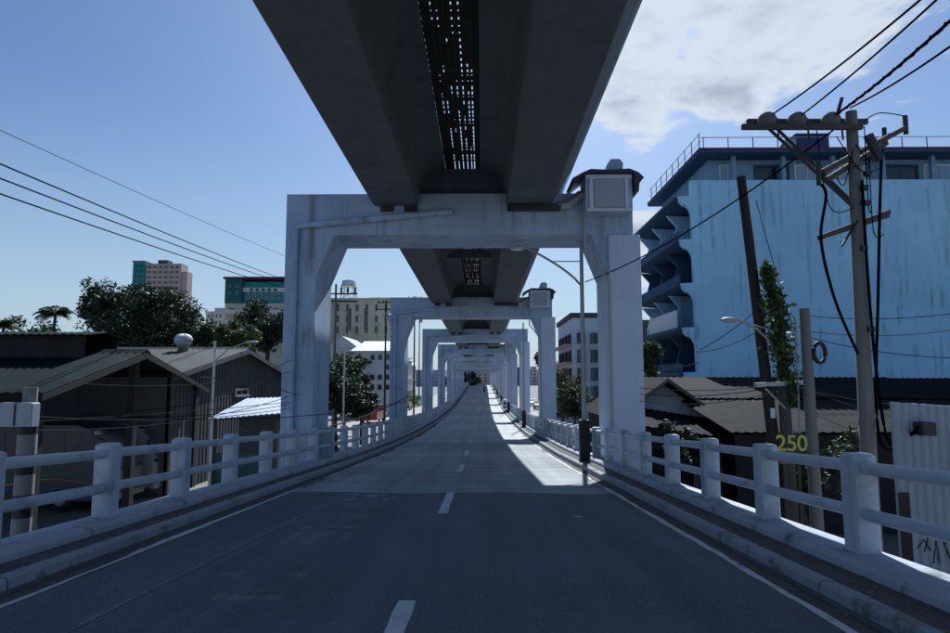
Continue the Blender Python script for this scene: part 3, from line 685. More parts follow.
def gable_shed(name, label, Xg, ya, yb, zr, ze, x_len, mats, over=0.4, monitor=False, open_end=True, group=None):
    """ridge runs along x (away from the road); gable plane faces the road at x=Xg; x_len negative = to the left"""
    rm, wm = mats; r = thing(name, label, 'warehouse', group=group); yc = (ya + yb) / 2; x1 = Xg + x_len; s = 1 if x_len < 0 else -1
    xo = Xg + s * over
    for nm, (y_e, y_r) in (('roof_slope', (ya - over, yc)), ('roof_slope', (yb + over, yc))):
        zee = ze - (zr - ze) * over / (yc - ya)
        mb = MB(); corr(mb, (xo, y_e, zee), (x1, y_e, zee), (xo, y_r, zr), (x1, y_r, zr), .32, .05); mb.build(nm, rm, r)
    mb = MB(); mb.prism([(yc - .35, zr - .06), (yc, zr + .12), (yc + .35, zr - .06), (yc, zr + .06)], 'x', min(xo, x1), max(xo, x1)); mb.build('ridge_cap', rm, r)
    # rafters along the gable edge
    for y_e in (ya - over, yb + over):
        zee = ze - (zr - ze) * over / (yc - ya); mb = MB(); mb.add([], []); n0 = 1 if y_e > yc else -1
        mb.prism([(y_e, zee - .05), (yc, zr - .05), (yc, zr - .27), (y_e, zee - .24)], 'x', xo - s * .06, xo + s * .02); mb.build('barge_board', wm, r)
    if open_end:
        for y in (ya, yc, yb): 
            mb = MB(); mb.box(Xg - .15, Xg + .15, y - .15, y + .15, -.1, (ze if y != yc else zr) - .15); mb.build('post', wm, r)
        mb = MB(); mb.box(min(x1, x1 + .2), max(x1, x1 + .2), ya, yb, -.1, ze - .2); mb.build('end_wall', dk_wall, r)
    else:
        mb = MB(); n = int((yb - ya) / .2)
        for i in range(n):
            y = ya + (yb - ya) * i / n; y2 = ya + (yb - ya) * (i + 1) / n - .03; h = lambda q: ze + (zr - ze) * (1 - abs(q - yc) / (yc - ya)) - .12
            o = .03 if i % 2 else 0
            mb.prism([(y, -.1), (y2, -.1), (y2, h(y2)), (y, h(y))], 'x', Xg - s * .1 + s * o, Xg + s * o)
        mb.build('gable_wall', grey_wall, r)
    mb = MB(); mb.box(min(Xg, x1), max(Xg, x1), yb - .1, yb, -.1, ze - .15); mb.build('rear_wall', dk_wall, r)
    if not open_end: mb = MB(); mb.box(min(Xg, x1), max(Xg, x1), ya, ya + .1, -.1, ze - .15); mb.build('side_wall', grey_wall, r)
    if monitor:
        zm = zr + .75; xm = Xg - 1.2
        mb = MB(); corr(mb, (xm, yc - 1.5, zm - .14), (x1, yc - 1.5, zm - .14), (xm, yc, zm + .05), (x1, yc, zm + .05), .32, .04); corr(mb, (xm, yc + 1.5, zm - .14), (x1, yc + 1.5, zm - .14), (xm, yc, zm + .05), (x1, yc, zm + .05), .32, .04); m_ = mb.build('monitor_roof', rm, r)
        for y in (yc - 1.1, yc + 1.1):
            mb = MB(); zb_ = zr - (zr - ze) * 1.1 / (yc - ya); mb.box(x1, xm - .2, y - .04, y + .04, zb_ - .1, zm - .12); mb.build('monitor_side', dk_wall, m_)
    return r
def ventilator(label, p, rr):
    r = thing('roof_ventilator', label, 'ventilator', p)
    mb = MB(); mb.lathe([(rr * .62, -.3), (rr * .62, rr * .7), (rr * .8, rr * .72), (rr * .8, rr * .8)], (0, 0, 0), 16); mb.build('throat', metal_grey, r, True)
    mb = MB(); n = 22
    for i in range(n):
        a = 2 * math.pi * i / n; pts = []
        for k in range(9):
            t = math.pi * (0.08 + .84 * k / 8); aa = a + .25 * math.sin(t); pts.append((rr * math.sin(t) * math.cos(aa), rr * math.sin(t) * math.sin(aa), rr * 1.5 - rr * .72 * math.cos(math.pi - t) * -1))
        mb.tube(pts, rr * .15, 4)
    mb.build('vanes', white_paint, r, True)
    mb = MB(); mb.lathe([(rr * .4, rr * 2.15), (rr * .3, rr * 2.27), (.02, rr * 2.3)], (0, 0, 0), 12); mb.build('cap', white_paint, r, True)
XG = -13.6
pe = at_x(38, 393, XG); pk = at_x(136, 352, XG); pf = at_x(195, 383, XG)
gable_shed('warehouse', 'dark open warehouse with faded green corrugated roof and ridge monitor', XG, pe.y, pf.y, pk.z, (pe.z + pf.z) / 2, -26, (green_rf, dk_wall), .5, True, True)
pk2 = at_x(243, 349, XG); pf2 = at_x(287, 376, XG)
gable_shed('warehouse', 'grey corrugated warehouse with rusty roof and closed gable wall', XG, 2 * pk2.y - pf2.y, pf2.y, pk2.z, pf2.z, -22, (grey_rf, grey_wall), .4, False, False)
p = at(183, 350, pk2.y - 1.0); ventilator('round turbine ventilator on the roof of the grey warehouse', (p.x, p.y, p.z - .1), at(190.5, 350, pk2.y).x - at(183, 350, pk2.y).x)
p = at(70, 340, (pe.y + pf.y) / 2 + 2); ventilator('squat pale ventilator above the green warehouse roof', (p.x, p.y, p.z - .75), .34)
# small window in the grey gable
rw = [o for o in COL.objects if o.name.startswith('warehouse') and not o.parent][-1]
pw0 = at_x(234, 395, XG); pw1 = at_x(247, 388, XG)
windows(rw, [(pw0.y, pw1.y, pw0.z, pw1.z)], 'x+', XG + .04, metal_grey, win_glass)
# pale lean-to shed
YSH = 24.5
a = at(207, 412, YSH); b = at(281, 410, YSH)
r = thing('lean_to_shed', 'small lean-to shed with pale blue sheet roof before the grey warehouse', 'shed')
mb = MB(); corr(mb, (a.x, YSH, a.z - .28), (b.x, YSH, a.z - .05), (a.x + .3, YSH + 3.2, a.z + .42), (b.x, YSH + 3.2, a.z + .5), .22, .03); mb.build('roof', pale_rf, r)
for x_ in (a.x + .2, b.x - .2):
    for y_ in (YSH + .2, YSH + 3.0):
        mb = MB(); mb.box(x_ - .07, x_ + .07, y_ - .07, y_ + .07, -.1, a.z - .1 + (.4 if y_ > YSH + 1 else -.12)); mb.build('post', wood_pole, r)
mb = MB(); mb.box(a.x + .2, b.x - .2, YSH + 2.9, YSH + 3.0, -.1, a.z + .25); mb.build('back_wall', grey_wall, r)
mb = MB(); mb.box(a.x + .2, b.x - .2, YSH + .2, YSH + .28, -.1, 2.4); mb.build('front_wall', M('green_blue_board', (0.04, 0.10, 0.09), .8, .4, 6), r)
mb = MB(); mb.tube([(a.x + 1.2, YSH + .15, 3.5), (a.x + 2.2, YSH + .5, 2.7)], .09, 4); mb.build('leaning_plank', wood_pole, r)

# --- bus in the open warehouse
def wave_band(mb, x0, x1, y, zc, amp, th, ph, n=30):
    v = []
    for i in range(n + 1):
        x = x0 + (x1 - x0) * i / n; z = zc + amp * math.sin((x - x0) * 1.05 + ph); t_ = th * (0.55 + .45 * math.sin((x - x0) * .5 + ph))
        v += [(x, y, z - t_), (x, y, z + t_)]
    m = len(v); v += [(p[0], p[1] + .02, p[2]) for p in v]
    f = [(2*i, 2*i+2, 2*i+3, 2*i+1) for i in range(n)]
    mb.add(v, f)
def bus(label, x_front, y, L=9.5, H=3.55, livery=True, base=plain('bus_silver', (0.05, 0.055, 0.065), .35)):
    r = thing('bus', label, 'bus', (x_front, y, 0))
    mb = MB(); prof = [(-L, .45), (-.25, .45), (-.02, .6), (0, 1.5), (-.25, 2.3), (-.85, 3.2), (-1.15, H - .08), (-1.4, H), (-L + .2, H), (-L, H - .2)]
    mb.prism(prof, 'y', 0, 2.5); mb.build('body', base, r)
    mb = MB(); mb.prism([(-L + .5, 2.0), (-1.55, 2.0), (-1.15, 2.95), (-1.3, 3.08), (-L + .5, 3.08)], 'y', -.012, .03); mb.build('side_glass', win_glass, r)
    for i in range(6):
        x = -L + 1.6 + i * 1.2; mb = MB(); mb.box(x, x + .07, -.03, -.013, 2.0, 3.08); mb.build('pillar', base, r)
    mb = MB(); mb.add([(-.04, .1, 1.55), (-.04, 2.4, 1.55), (-.82, 2.4, 3.12), (-.82, .1, 3.12), (-.0, .1, 1.57), (.0, 2.4, 1.57), (-.8, 2.4, 3.16), (-.8, .1, 3.16)], [(4, 5, 6, 7), (0, 3, 2, 1), (0, 1, 5, 4), (3, 7, 6, 2)]); mb.build('windscreen', win_glass, r)
    if livery:
        for nm, c_, zc, amp, th, ph in (('livery_wave', (0.02, 0.14, 0.06), 1.35, .16, .14, 0), ('livery_wave', (0.40, 0.30, 0.03), 1.12, .17, .06, .3), ('livery_wave', (0.02, 0.08, 0.25), .85, .1, .16, .8)):
            mb = MB(); wave_band(mb, -L + .05, -.3, -.014, zc, amp, th, ph); mb.build(nm, plain('livery_%d' % int(zc * 100), c_), r)
    for x in (-1.9, -L + 2.2):
        for yy in (-.02, 2.2):
            w_ = MB(); w_.lathe([(.2, 0), (.46, .02), (.48, .1), (.48, .22), (.44, .3), (.2, .3)], (0, 0, 0), 18); w_.xf(Matrix.Translation((x, yy + .31, .48)) @ Matrix.Rotation(R(90), 4, 'X')); wo = w_.build('wheel', black_m, r, True)
            w_ = MB(); w_.lathe([(.24, -.02), (.22, .03), (.06, .05)], (0, 0, 0), 12); w_.xf(Matrix.Translation((x, yy, .48)) @ Matrix.Rotation(R(90), 4, 'X')); w_.build('rim', metal_grey, wo, True)
    for yy in (.25, 1.95):
        mb = MB(); mb.box(-.02, .05, yy, yy + .3, .8, 1.0); mb.build('headlight', white_paint, r)
    mb = MB(); mb.bbox(-.15, .12, .0, 2.5, .42, .66, .03); mb.build('bumper', base, r)
    mb = MB(); mb.tube([(-.5, -.05, 2.9), (-.1, -.3, 2.85), (-.05, -.32, 2.6)], .025, 6); mo = mb.build('mirror_arm', dark_metal, r)
    mb = MB(); mb.box(-.12, .02, -.42, -.24, 2.15, 2.6); mb.build('mirror', dark_metal, mo)
    return r
bus('dark bus with green and yellow wave stripes parked in the open warehouse', -14.1, 25.4, 9.5, 3.4)
bus('white-fronted bus standing behind the wave-striped bus', -13.95, 28.5, 8.5, 3.3, False, plain('bus_white', (0.3, 0.31, 0.33), .35))

# --- banded concrete post with meter box, near left
p = at(30, 400, 13.0)
r = thing('banded_post', 'concrete post with black and white painted bands and white meter box', 'post', (p.x, 13.0, 0))
mb = MB(); mb.tube([(0, 0, -.2), (0, 0, 5.05)], .17, 12, r1=.13); mb.build('shaft', conc_pole, r, True)
for i, (z0, z1) in enumerate(((2.0, 2.45), (2.45, 2.9), (2.9, 3.3), (3.3, 3.7), (3.7, 4.1), (4.1, 4.4))):
    mb = MB(); mb.tube([(0, 0, z0), (0, 0, z1)], .176, 14); mb.build('painted_band', black_m if i % 2 else M('dirty_white', (.22, .22, .23), .8, .2, 6, stain=.4), r, True)
mb = MB(); mb.bbox(-.34, .34, -.4, -.15, 4.28, 4.75, .02); bxo = mb.build('meter_box', white_wall, r)
mb = MB(); mb.box(-.02, .02, -.412, -.401, 4.3, 4.74); mb.build('door_seam', dark_metal, bxo)
# white lamp pole by the shed
p = at(215, 345, 23.0)
r = thing('lamp_pole', 'thin white lamp pole with slender arm by the lean-to shed', 'lamp pole', (p.x, 23.0, 0))
mb = MB(); mb.tube([(0, 0, -.1), (0, 0, p.z + .15)], .06, 8, r1=.045); mb.build('pole', white_paint, r, True)
mb = MB(); mb.tube([(0, 0, p.z - .6), (.5, 0, p.z - .15), (1.15, 0, p.z + .1)], .022, 6); mb.build('arm', metal_grey, r, True)
mb = MB(); mb.sphere((1.35, 0, p.z + .11), .24, .09, .05); mb.build('lamp_head', metal_grey, r, True)

# --- trees on the left
def tree_px(name, label, px, py_top, w_px, Y, n, size, mat, seed, group=None, clumps=24, aspect=.8, ground=0, hcrown=None):
    p = at(px, py_top, Y); h = p.z - ground; rx = w_px / 633.3 * Y / 2; rzc = hcrown if hcrown else min(h * .42, rx * aspect)
    return tree(name, label, (p.x, Y, ground), h, rx, rx, rzc, n, size, mat, seed, group, clumps)
G1 = 'trees behind the warehouses'
tree_px('broadleaf_tree', 'big dark tree rising behind the green warehouse, before the tower', 148, 289, 96, 62, 16000, .20, leaf_dark, 11, G1, 46, .75)
tree_px('broadleaf_tree', 'airy dark tree with loose crown beside the big tree', 100, 283, 44, 64, 4200, .18, leaf_dark, 12, G1, 30, 1.0)
tree_px('broadleaf_tree', 'low bushy tree between the palms behind the green warehouse', 24, 321, 54, 66, 5200, .2, leaf_mid, 13, G1, 26, .8)
tree_px('broadleaf_tree', 'low rounded tree under the tall palm', 62, 327, 70, 70, 5200, .2, leaf_dark, 14, G1, 26, .8)
tree_px('broadleaf_tree', 'light green tree beside the turbine ventilator', 206, 326, 46, 62, 5000, .18, leaf_mid, 15, G1, 26, .9)
tree_px('broadleaf_tree', 'bright bushy tree above the grey warehouse roof', 236, 322, 44, 60, 5000, .18, leaf_lite, 16, G1, 26, .9)
tree_px('broadleaf_tree', 'dark tree against the teal topped apartment block', 268, 304, 56, 72, 7000, .2, leaf_dark, 17, G1, 30, .9)
tree_px('broadleaf_tree', 'dense tree seen through the left leg of the first portal', 346, 352, 44, 62, 5000, .16, leaf_mid, 18, G1, 28, 1.2)
tree_px('broadleaf_tree', 'low dark tree at the foot of the first portal leg', 362, 378, 40, 52, 4500, .14, leaf_dark, 19, G1, 26, 1.0)
tree_px('broadleaf_tree', 'leafy tree in front of the white gabled house', 338, 368, 40, 48, 4500, .14, leaf_dark, 20, G1, 26, 1.2)
p = at(55, 313, 56); palm('tall coconut palm with drooping fronds behind the green warehouse', (p.x - .4, 56, 0), p.z, 2.2, 21, 'coconut palms')
p = at(3, 326, 56); palm('shorter coconut palm at the edge of the low trees', (p.x - .4, 56, 0), p.z, 1.9, 22, 'coconut palms')

# --- far-left tower and mid-distance buildings
def block(name, label, x0, x1, Y, dep, zt, wall_m, group=None):
    r = thing(name, label, 'building', group=group); mb = MB(); mb.box(x0, x1, Y, Y + dep, -.2, zt); mb.build('wall', wall_m, r); return r
cream = M('cream_render', (0.56, 0.50, 0.40), 0.85, 0.15, 1, 8, .05, streak=.55, streakcol=(.14, .12, .10), bump=0)
offw = M('offwhite_render', (0.62, 0.59, 0.56), 0.85, 0.12, 1, 8, .05, streak=.4, streakcol=(.2, .18, .17), bump=0)
teal = M('teal_paint', (0.03, 0.25, 0.25), 0.7, 0.15, 1, 8, .05, bump=0)
pinkw = M('pink_render', (0.42, 0.33, 0.31), 0.85, 0.12, 1, 8, .05, bump=0)
whiteb = M('white_render', (0.55, 0.57, 0.62), 0.85, 0.1, 1, 8, .05, streak=.35, streakcol=(.25, .25, .26), bump=0)
bluew = M('pale_blue_paint', (0.33, 0.42, 0.58), 0.85, 0.12, 1, 8, .05, streak=.3, bump=0)
rnd = random.Random(5)
Y = 300; r = block('tower_block', 'distant pink residential tower with a teal glazed corner', X(140, Y), X(176, Y), Y, 7, Z(263, Y), pinkw)
mb = MB(); mb.box(X(128, Y), X(140, Y) - .05, Y - 1, Y + 6.5, -.2, Z(261.5, Y)); mb.build('glazed_corner', teal, r)
mb = MB(); mb.box(X(176, Y) + .05, X(182, Y), Y + .5, Y + 6, -.2, Z(271, Y)); mb.build('side_wing', pinkw, r)
mb = MB(); mb.box(X(151, Y), X(161, Y), Y + 1, Y + 6, Z(263, Y) - .1, Z(259, Y)); mb.build('lift_house', grey_wall, r)
mb = MB(); mb.box(X(128, Y) - .3, X(140, Y), Y - 1.3, Y + 6.6, Z(261.5, Y), Z(260.5, Y)); mb.build('roof_edge', grey_wall, r)
windows(r, grid(X(141, Y), X(175, Y), 6, Z(300, Y), Z(264, Y), 7, .5, .5), 'y-', Y, cream, win_glass, .3)
windows(r, grid(X(129, Y), X(139.5, Y), 2, Z(300, Y), Z(263, Y), 7, .6, .6), 'y-', Y - 1, teal, win_glass2, .3)
for j in range(7):
    mb = MB(); z = Z(300, Y) + (Z(264, Y) - Z(300, Y)) * j / 7; mb.box(X(141, Y), X(175, Y), Y - .8, Y - .02, z - .15, z + .15); mb.build('floor_band', offw, r)
Y = 120; x0, x1 = X(222, Y), X(300, Y)
r = block('apartment_block', 'cream apartment block with teal top storeys beyond the grey warehouse', x0, x1, Y, 16, Z(303, Y), cream)
mb = MB(); mb.box(x0 + .01, X(239, Y), Y - .3, Y + 14, Z(303, Y) + .0, Z(279, Y)); mb.build('dark_stair_tower', M('dark_teal', (.03, .11, .11), .8, .2, 1, bump=0), r)
mb = MB(); mb.box(X(239, Y) + .02, x1, Y + .6, Y + 14, Z(303, Y), Z(281, Y)); mb.build('upper_storeys', teal, r)
mb = MB(); mb.box(x0 - .2, x1, Y - .9, Y + 14.5, Z(279, Y), Z(277, Y)); mb.build('roof_edge', red_trim, r)
mb = MB(); mb.box(X(239, Y), x1, Y + .2, Y + .55, Z(291.5, Y), Z(287, Y)); mb.build('white_panel', whiteb, r)
windows(r, grid(X(241, Y), X(296, Y), 9, Z(299, Y), Z(292, Y), 1, .5, .7), 'y-', Y + .6, whiteb, win_glass, .15)
windows(r, grid(X(245, Y), X(275, Y), 5, Z(291, Y), Z(287.5, Y), 1, .5, .8), 'y-', Y + .2, teal, win_glass, .1)
windows(r, grid(X(223, Y), X(238, Y), 2, Z(296, Y), Z(282, Y), 2, .6, .5), 'y-', Y - .3, teal, win_glass2, .12)
windows(r, grid(x0 + .4, x1 - .5, 8, Z(345, Y), Z(305, Y), 4, .55, .5, .15, rnd), 'y-', Y, offw, win_glass, .15)
for j in range(4):
    z = Z(345, Y) + (Z(305, Y) - Z(345, Y)) * j / 4
    mb = MB(); mb.box(x0 + .2, x1 - .2, Y - 1.1, Y - .02, z, z + .25); s_ = mb.build('balcony', cream, r)
    mb = MB(); mb.box(x0 + .2, x1 - .2, Y - 1.1, Y - 1.0, z + .26, z + .95); mb.build('parapet', offw, s_)
Y = 150; r = block('small_block', 'small cream block peeking between the tower and teal topped block', X(203, Y), X(221, Y), Y, 10, Z(311, Y), offw)
mb = MB(); mb.box(X(210, Y), X(223, Y), Y + 1, Y + 9, Z(311, Y), Z(307, Y)); mb.build('stair_head', offw, r)
windows(r, grid(X(204, Y), X(220, Y), 4, Z(340, Y), Z(312, Y), 4, .5, .5), 'y-', Y, cream, win_glass, .12)
Y = 130; r = block('old_block', 'old yellowish concrete block with stained walls behind the first portal', X(318, Y), X(391, Y), Y, 18, Z(300, Y), M('yellow_stained', (.66, .60, .44), .9, .2, 1, 8, .06, streak=.8, streakcol=(.10, .09, .07), stain=.3, bump=0))
mb = MB(); mb.box(X(316, Y), X(392, Y), Y - .4, Y + 18, Z(300, Y), Z(298, Y)); mb.build('cornice', cream, r)
mb = MB(); mb.box(X(366, Y), X(392, Y), Y + 3, Y + 14, Z(298, Y), Z(295.5, Y)); mb.build('upper_roof', cream, r)
windows(r, grid(X(322, Y), X(390, Y), 7, Z(335, Y), Z(302, Y), 3, .32, .62), 'y-', Y, cream, win_glass, .15)
for px in (346, 363):
    mb = MB(); mb.box(X(px, Y), X(px + 4, Y), Y - .06, Y - .002, Z(330, Y), Z(308, Y)); mb.build('dark_shaft', win_glass, r)
r = thing('water_tower', 'white water tank on a steel frame above the old yellowish block', 'water tower', (X(347, 136), 136, Z(297, Y)))
for sx in (-1, 1):
    for sy in (-1, 1): mb = MB(); mb.tube([(sx * 1.4, sy * 1.4, -.2), (sx * 1.25, sy * 1.25, 3.1)], .12, 5); mb.build('leg', metal_grey, r)
for z in (1.0, 2.2): mb = MB(); mb.tube([(-1.35, -1.35, z - .7), (1.35, -1.35, z + .5)], .06, 4); mb.tube([(1.35, -1.35, z - .7), (-1.35, -1.35, z + .5)], .06, 4); mb.build('cross_brace', metal_grey, r)
mb = MB(); mb.box(-1.5, 1.5, -1.5, 1.5, 3.08, 3.25); mb.build('platform', metal_grey, r)
mb = MB(); mb.lathe([(1.45, 3.25), (1.5, 3.3), (1.5, 4.2), (1.2, 4.45), (.1, 4.55)], (0, 0, 0), 16); mb.build('tank', whiteb, r, True)
Y = 92; r = block('white_house', 'white house with stepped roofs and dark windows behind the second portal', X(352, Y), X(392, Y), Y, 12, Z(350, Y), whiteb)
mb = MB(); corr(mb, (X(350, Y), Y - .6, Z(351, Y)), (X(394, Y), Y - .6, Z(351, Y)), (X(356, Y), Y + 6, Z(343, Y) + .6), (X(394, Y), Y + 6, Z(343, Y) + .6), .4, .05); mb.build('roof', pale_rf, r)
windows(r, grid(X(354, Y), X(391, Y), 5, Z(392, Y), Z(352, Y), 4, .5, .45, .2, rnd), 'y-', Y, grey_wall, win_glass, .12)
for j in (362, 376): mb = MB(); corr(mb, (X(352, Y), Y - 1.2, Z(j + 2, Y)), (X(372, Y), Y - 1.2, Z(j + 2, Y)), (X(352, Y), Y - .05, Z(j - 1, Y)), (X(372, Y), Y - .05, Z(j - 1, Y)), .3, .04); mb.build('awning', grey_rf, r)
Y = 104; r = block('gabled_house', 'pale house with white gabled roof beside the white house', X(330, Y), X(356, Y), Y, 12, Z(348, Y), offw)
mb = MB(); mb.prism([(X(327, Y), Z(348, Y)), (X(359, Y), Z(348, Y)), (X(342, Y), Z(336, Y))], 'y', Y - .5, Y + 12); mb.build('roof', whiteb, r)
windows(r, grid(X(331, Y), X(355, Y), 3, Z(390, Y), Z(350, Y), 3, .5, .5), 'y-', Y, grey_wall, win_glass, .12)
# row of low houses further down the left street, and the right street
def house_row(lab, cat_g, xs, y0, sgn, cols, hs, seed):
    rnd = random.Random(seed); y = y0
    for i, (c_, h) in enumerate(zip(cols, hs)):
        L = rnd.uniform(9, 14); xx = xs + sgn * rnd.uniform(0, 2.0)
        r = thing('street_house', lab[i], 'house'); a, b = (xx, xx + sgn * 12); lo, hi = min(a, b), max(a, b)
        mb = MB(); mb.box(lo, hi, y, y + L - .3, -.2, h); mb.build('wall', c_, r)
        mb = MB(); corr(mb, (lo - .3, y - .4, h + .1), (hi + .3, y - .4, h + .1), (lo - .3, y + L, h + .9), (hi + .3, y + L, h + .9), .5, .05); mb.build('roof', [grey_rf, brown_l, pale_rf][i % 3], r)
        windows(r, grid(y + .5, y + L - .8, 3, 3.0, h, max(1, int((h - 2.5) / 3)), .5, .5), 'x+' if sgn < 0 else 'x-', xx, white_paint, win_glass, .12)
        windows(r, grid(lo + .5, hi - .5, 3, 3.0, h, max(1, int((h - 2.5) / 3)), .5, .5), 'y-', y, white_paint, win_glass, .12)
        mb = MB(); 
        if sgn < 0: mb.box(xx + .002, xx + .06, y + 1, y + L - 1.5, 0, 2.6)
        else: mb.box(xx - .06, xx - .002, y + 1, y + L - 1.5, 0, 2.6)
        mb.build('shop_shutter', dk_wall, r)
        y += L
    return y
house_row(['cream two storey shop house past the white house', 'pale blue shop house next along the left street', 'tall off-white shop house on the left street', 'grey-pink shop house far along the left street', 'distant cream house where the left street ends', 'farthest blue house on the left street'],
          'l', -17, 112, -1, [cream, bluew, offw, pinkw, cream, bluew], [7.5, 9, 12, 8, 10, 9], 3)
house_row(['pink low house past the flowering tree', 'brown roofed pale house on the right street', 'grey-white house farther along the right street', 'distant pink house on the right street', 'farthest cream house on the right street'],
          'r', 15, 112, 1, [pinkw, offw, whiteb, pinkw, cream], [6, 8, 7, 9, 8], 4)
# far right building
Y = 86; x0 = X(573, Y); x1 = X(612, Y)
r = thing('corner_building', 'white flat roofed building with dark window bands behind the street lamp', 'building')
mb = MB(); mb.box(x0, x1, Y, Y + 16, -.2, Z(318, Y)); mb.build('wall', whiteb, r)
mb = MB(); mb.box(x0 - .25, x1 + .2, Y - .25, Y + 16.2, Z(318, Y), Z(313, Y)); mb.build('parapet', grey_rf, r)
zz_ = [(Z(400, Y), Z(386, Y)), (Z(380, Y), Z(368, Y)), (Z(362, Y), Z(350, Y)), (Z(343, Y), Z(333, Y))]
for (a_, b_) in zz_:
    windows(r, [(Y + 1 + i * 3.7, Y + 3.6 + i * 3.7, a_, b_) for i in range(4)], 'x-', x0, grey_wall, win_glass, .12)
    windows(r, [(x0 + .6 + i * 1.8, x0 + 1.7 + i * 1.8, a_, b_) for i in range(2)], 'y-', Y, grey_wall, win_glass, .12)
for z in (Z(383, Y), Z(364, Y), Z(346, Y)):
    mb = MB(); mb.box(x0 - 1.0, x0 - .02, Y + .5, Y + 15.5, z, z + .3); mb.build('ledge', pinkw, r)
Y = 74; r = block('dark_block', 'dark brown building just behind the first right column', X(634, Y), X(668, Y), Y, 12, Z(320, Y), M('dark_brown_render', (.07, .06, .055), .9, .2, 1, bump=0))
windows(r, grid(X(635, Y), X(667, Y), 3, Z(390, Y), Z(322, Y), 4, .5, .5), 'y-', Y, grey_wall, win_glass, .12)
tree_px('broadleaf_tree', 'leafy green tree below the balconies of the blue block', 648, 344, 26, 40, 4500, .12, leaf_lite, 31, 'trees along the right street', 24, 1.3)
tree_px('broadleaf_tree', 'pale flowering tree standing past the street lamp', 563, 366, 42, 56, 4200, .13, leafmat('foliage_blossom', (.10, .085, .055)), 32, 'trees along the right street', 30, 1.1)
tree_px('broadleaf_tree', 'green tree mixed with the flowering tree past the street lamp', 573, 384, 30, 52, 3600, .13, leaf_mid, 33, 'trees along the right street', 24, 1.1)
tree_px('broadleaf_tree', 'round green tree between the second and third right columns', 541, 353, 14, 120, 1500, .25, leaf_mid, 34, 'trees along the right street', 18, 1.0)

# --- right: gabled shack, long brown roof, white sheet shed
YG = 26.0
pk = at(668, 378, YG); rt = at(736, 426, YG); hw = rt.x - pk.x; lf = pk.x - hw * .86
r = thing('gabled_shack', 'brown roofed shack with open gable and low porch roof', 'shack')
zl = pk.z - (pk.z - rt.z) * .86
for (xe, ze_, nm) in ((rt.x, rt.z, 'roof_slope'), (lf, zl, 'roof_slope')):
    mb = MB(); corr(mb, (xe, YG, ze_), (xe, YG + 8, ze_), (pk.x, YG, pk.z), (pk.x, YG + 8, pk.z), .28, .035); mb.build(nm, brown_l, r)
    mb = MB(); d = 1 if xe > pk.x else -1
    mb.prism([(xe, ze_ - .02), (pk.x, pk.z - .02), (pk.x, pk.z - .16), (xe, ze_ - .16)], 'y', YG - .05, YG + .04); mb.build('barge_board', wood_pole, r)
mb = MB(); mb.prism([(lf + .5, zl + .1), (rt.x - .5, rt.z + .2), (pk.x, pk.z - .25)], 'y', YG + .9, YG + 1.0); mb.build('gable_panel', white_wall, r)
mb = MB(); mb.box(lf + .35, rt.x - .4, YG + 1.0, YG + 7.8, -.1, zl - .05); mb.build('wall', dk_wall, r)
pa = at(640, 404, 23.5); pb_ = at(730, 436, 22.5)
mb = MB(); corr(mb, (lf - .2, 23.6, pk.z - 1.65), (rt.x + .1, 22.6, rt.z - .42), (lf - .2, YG + .9, pk.z - 1.0), (rt.x, YG + .9, rt.z + .12), .28, .035); mb.build('porch_roof', brown_rf, r)
for x_ in (lf, lf + 1.8, rt.x - 1.6, rt.x - .1): mb = MB(); mb.box(x_ - .06, x_ + .06, 23.5, 23.62, -.1, rt.z - .3 + (rt.x - x_) * .06); mb.build('porch_post', wood_pole, r)
mb = MB(); mb.box(lf + .4, lf + 1.3, YG + .95, YG + 1.0, 1.2, 3.2); mb.build('blue_door', M('teal_door', (.03, .16, .22), .7), r)
r = thing('long_shed', 'long low shed with dark brown corrugated roof below the blue block', 'shed')
za, zb2 = Z(433, 21.5), Z(378, 33)
nx = 6; xa0 = X(704, 24); xa1 = 34
for i in range(nx):
    u0 = xa0 + (xa1 - xa0) * i / nx; u1 = xa0 + (xa1 - xa0) * (i + 1) / nx - .02; dz = random.uniform(-.03, .03)
    mb = MB(); corr(mb, (u0, 21.5, za + dz), (u1, 21.5, za + dz), (u0, 27.2, za + (zb2 - za) * .5 + dz), (u1, 27.2, za + (zb2 - za) * .5 + dz), .3, .04); mb.build('roof_sheet', brown_rf, r)
    mb = MB(); corr(mb, (u0, 27.0, za + (zb2 - za) * .5 + dz - .02 + .06), (u1, 27.0, za + (zb2 - za) * .5 + dz + .04), (u0, 33, zb2 + dz), (u1, 33, zb2 + dz), .3, .04); mb.build('roof_sheet', brown_rf, r)
mb = MB(); mb.box(xa0 + .4, xa1, 22.2, 22.35, -.1, za - .1); mb.build('front_wall', dk_wall, r)
mb = MB(); mb.box(xa0 + .4, xa1, 32.8, 33, -.1, zb2 - .1); mb.build('back_wall', dk_wall, r)
for i in range(12):
    x_ = xa0 + 1.2 + i * 1.5; mb = MB(); mb.box(x_, x_ + .1, 21.6, 21.7, -.1, za + .0); mb.build('post', wood_pole, r)
YW = 12.0; xw = X(890, YW); zt = Z(402, YW)
r = thing('sheet_fence', 'tall white corrugated sheet fence with narrow dark doorway', 'fence')
mb = MB(); n = 28
for i in range(n):
    u0 = xw + i * .16; 
    mb.prism([(u0, YW), (u0 + .05, YW - .03), (u0 + .11, YW - .03), (u0 + .16, YW), (u0 + .16, YW + .06), (u0, YW + .06)], 'z', -.1, zt - i * .012)
mb.build('front_sheet', white_wall, r)
for i in range(4):
    mb = MB(); mb.box(xw + .1 + i * 1.4, xw + .2 + i * 1.4, YW + .07, YW + .17, -.1, zt - .1); mb.build('post', wood_pole, r)
d0, d1 = at(897, 492, YW), at(912, 560, YW)
mb = MB(); mb.box(d0.x, d1.x, YW - .045, YW - .033, -.05, d0.z); mb.build('doorway', black_m, r)
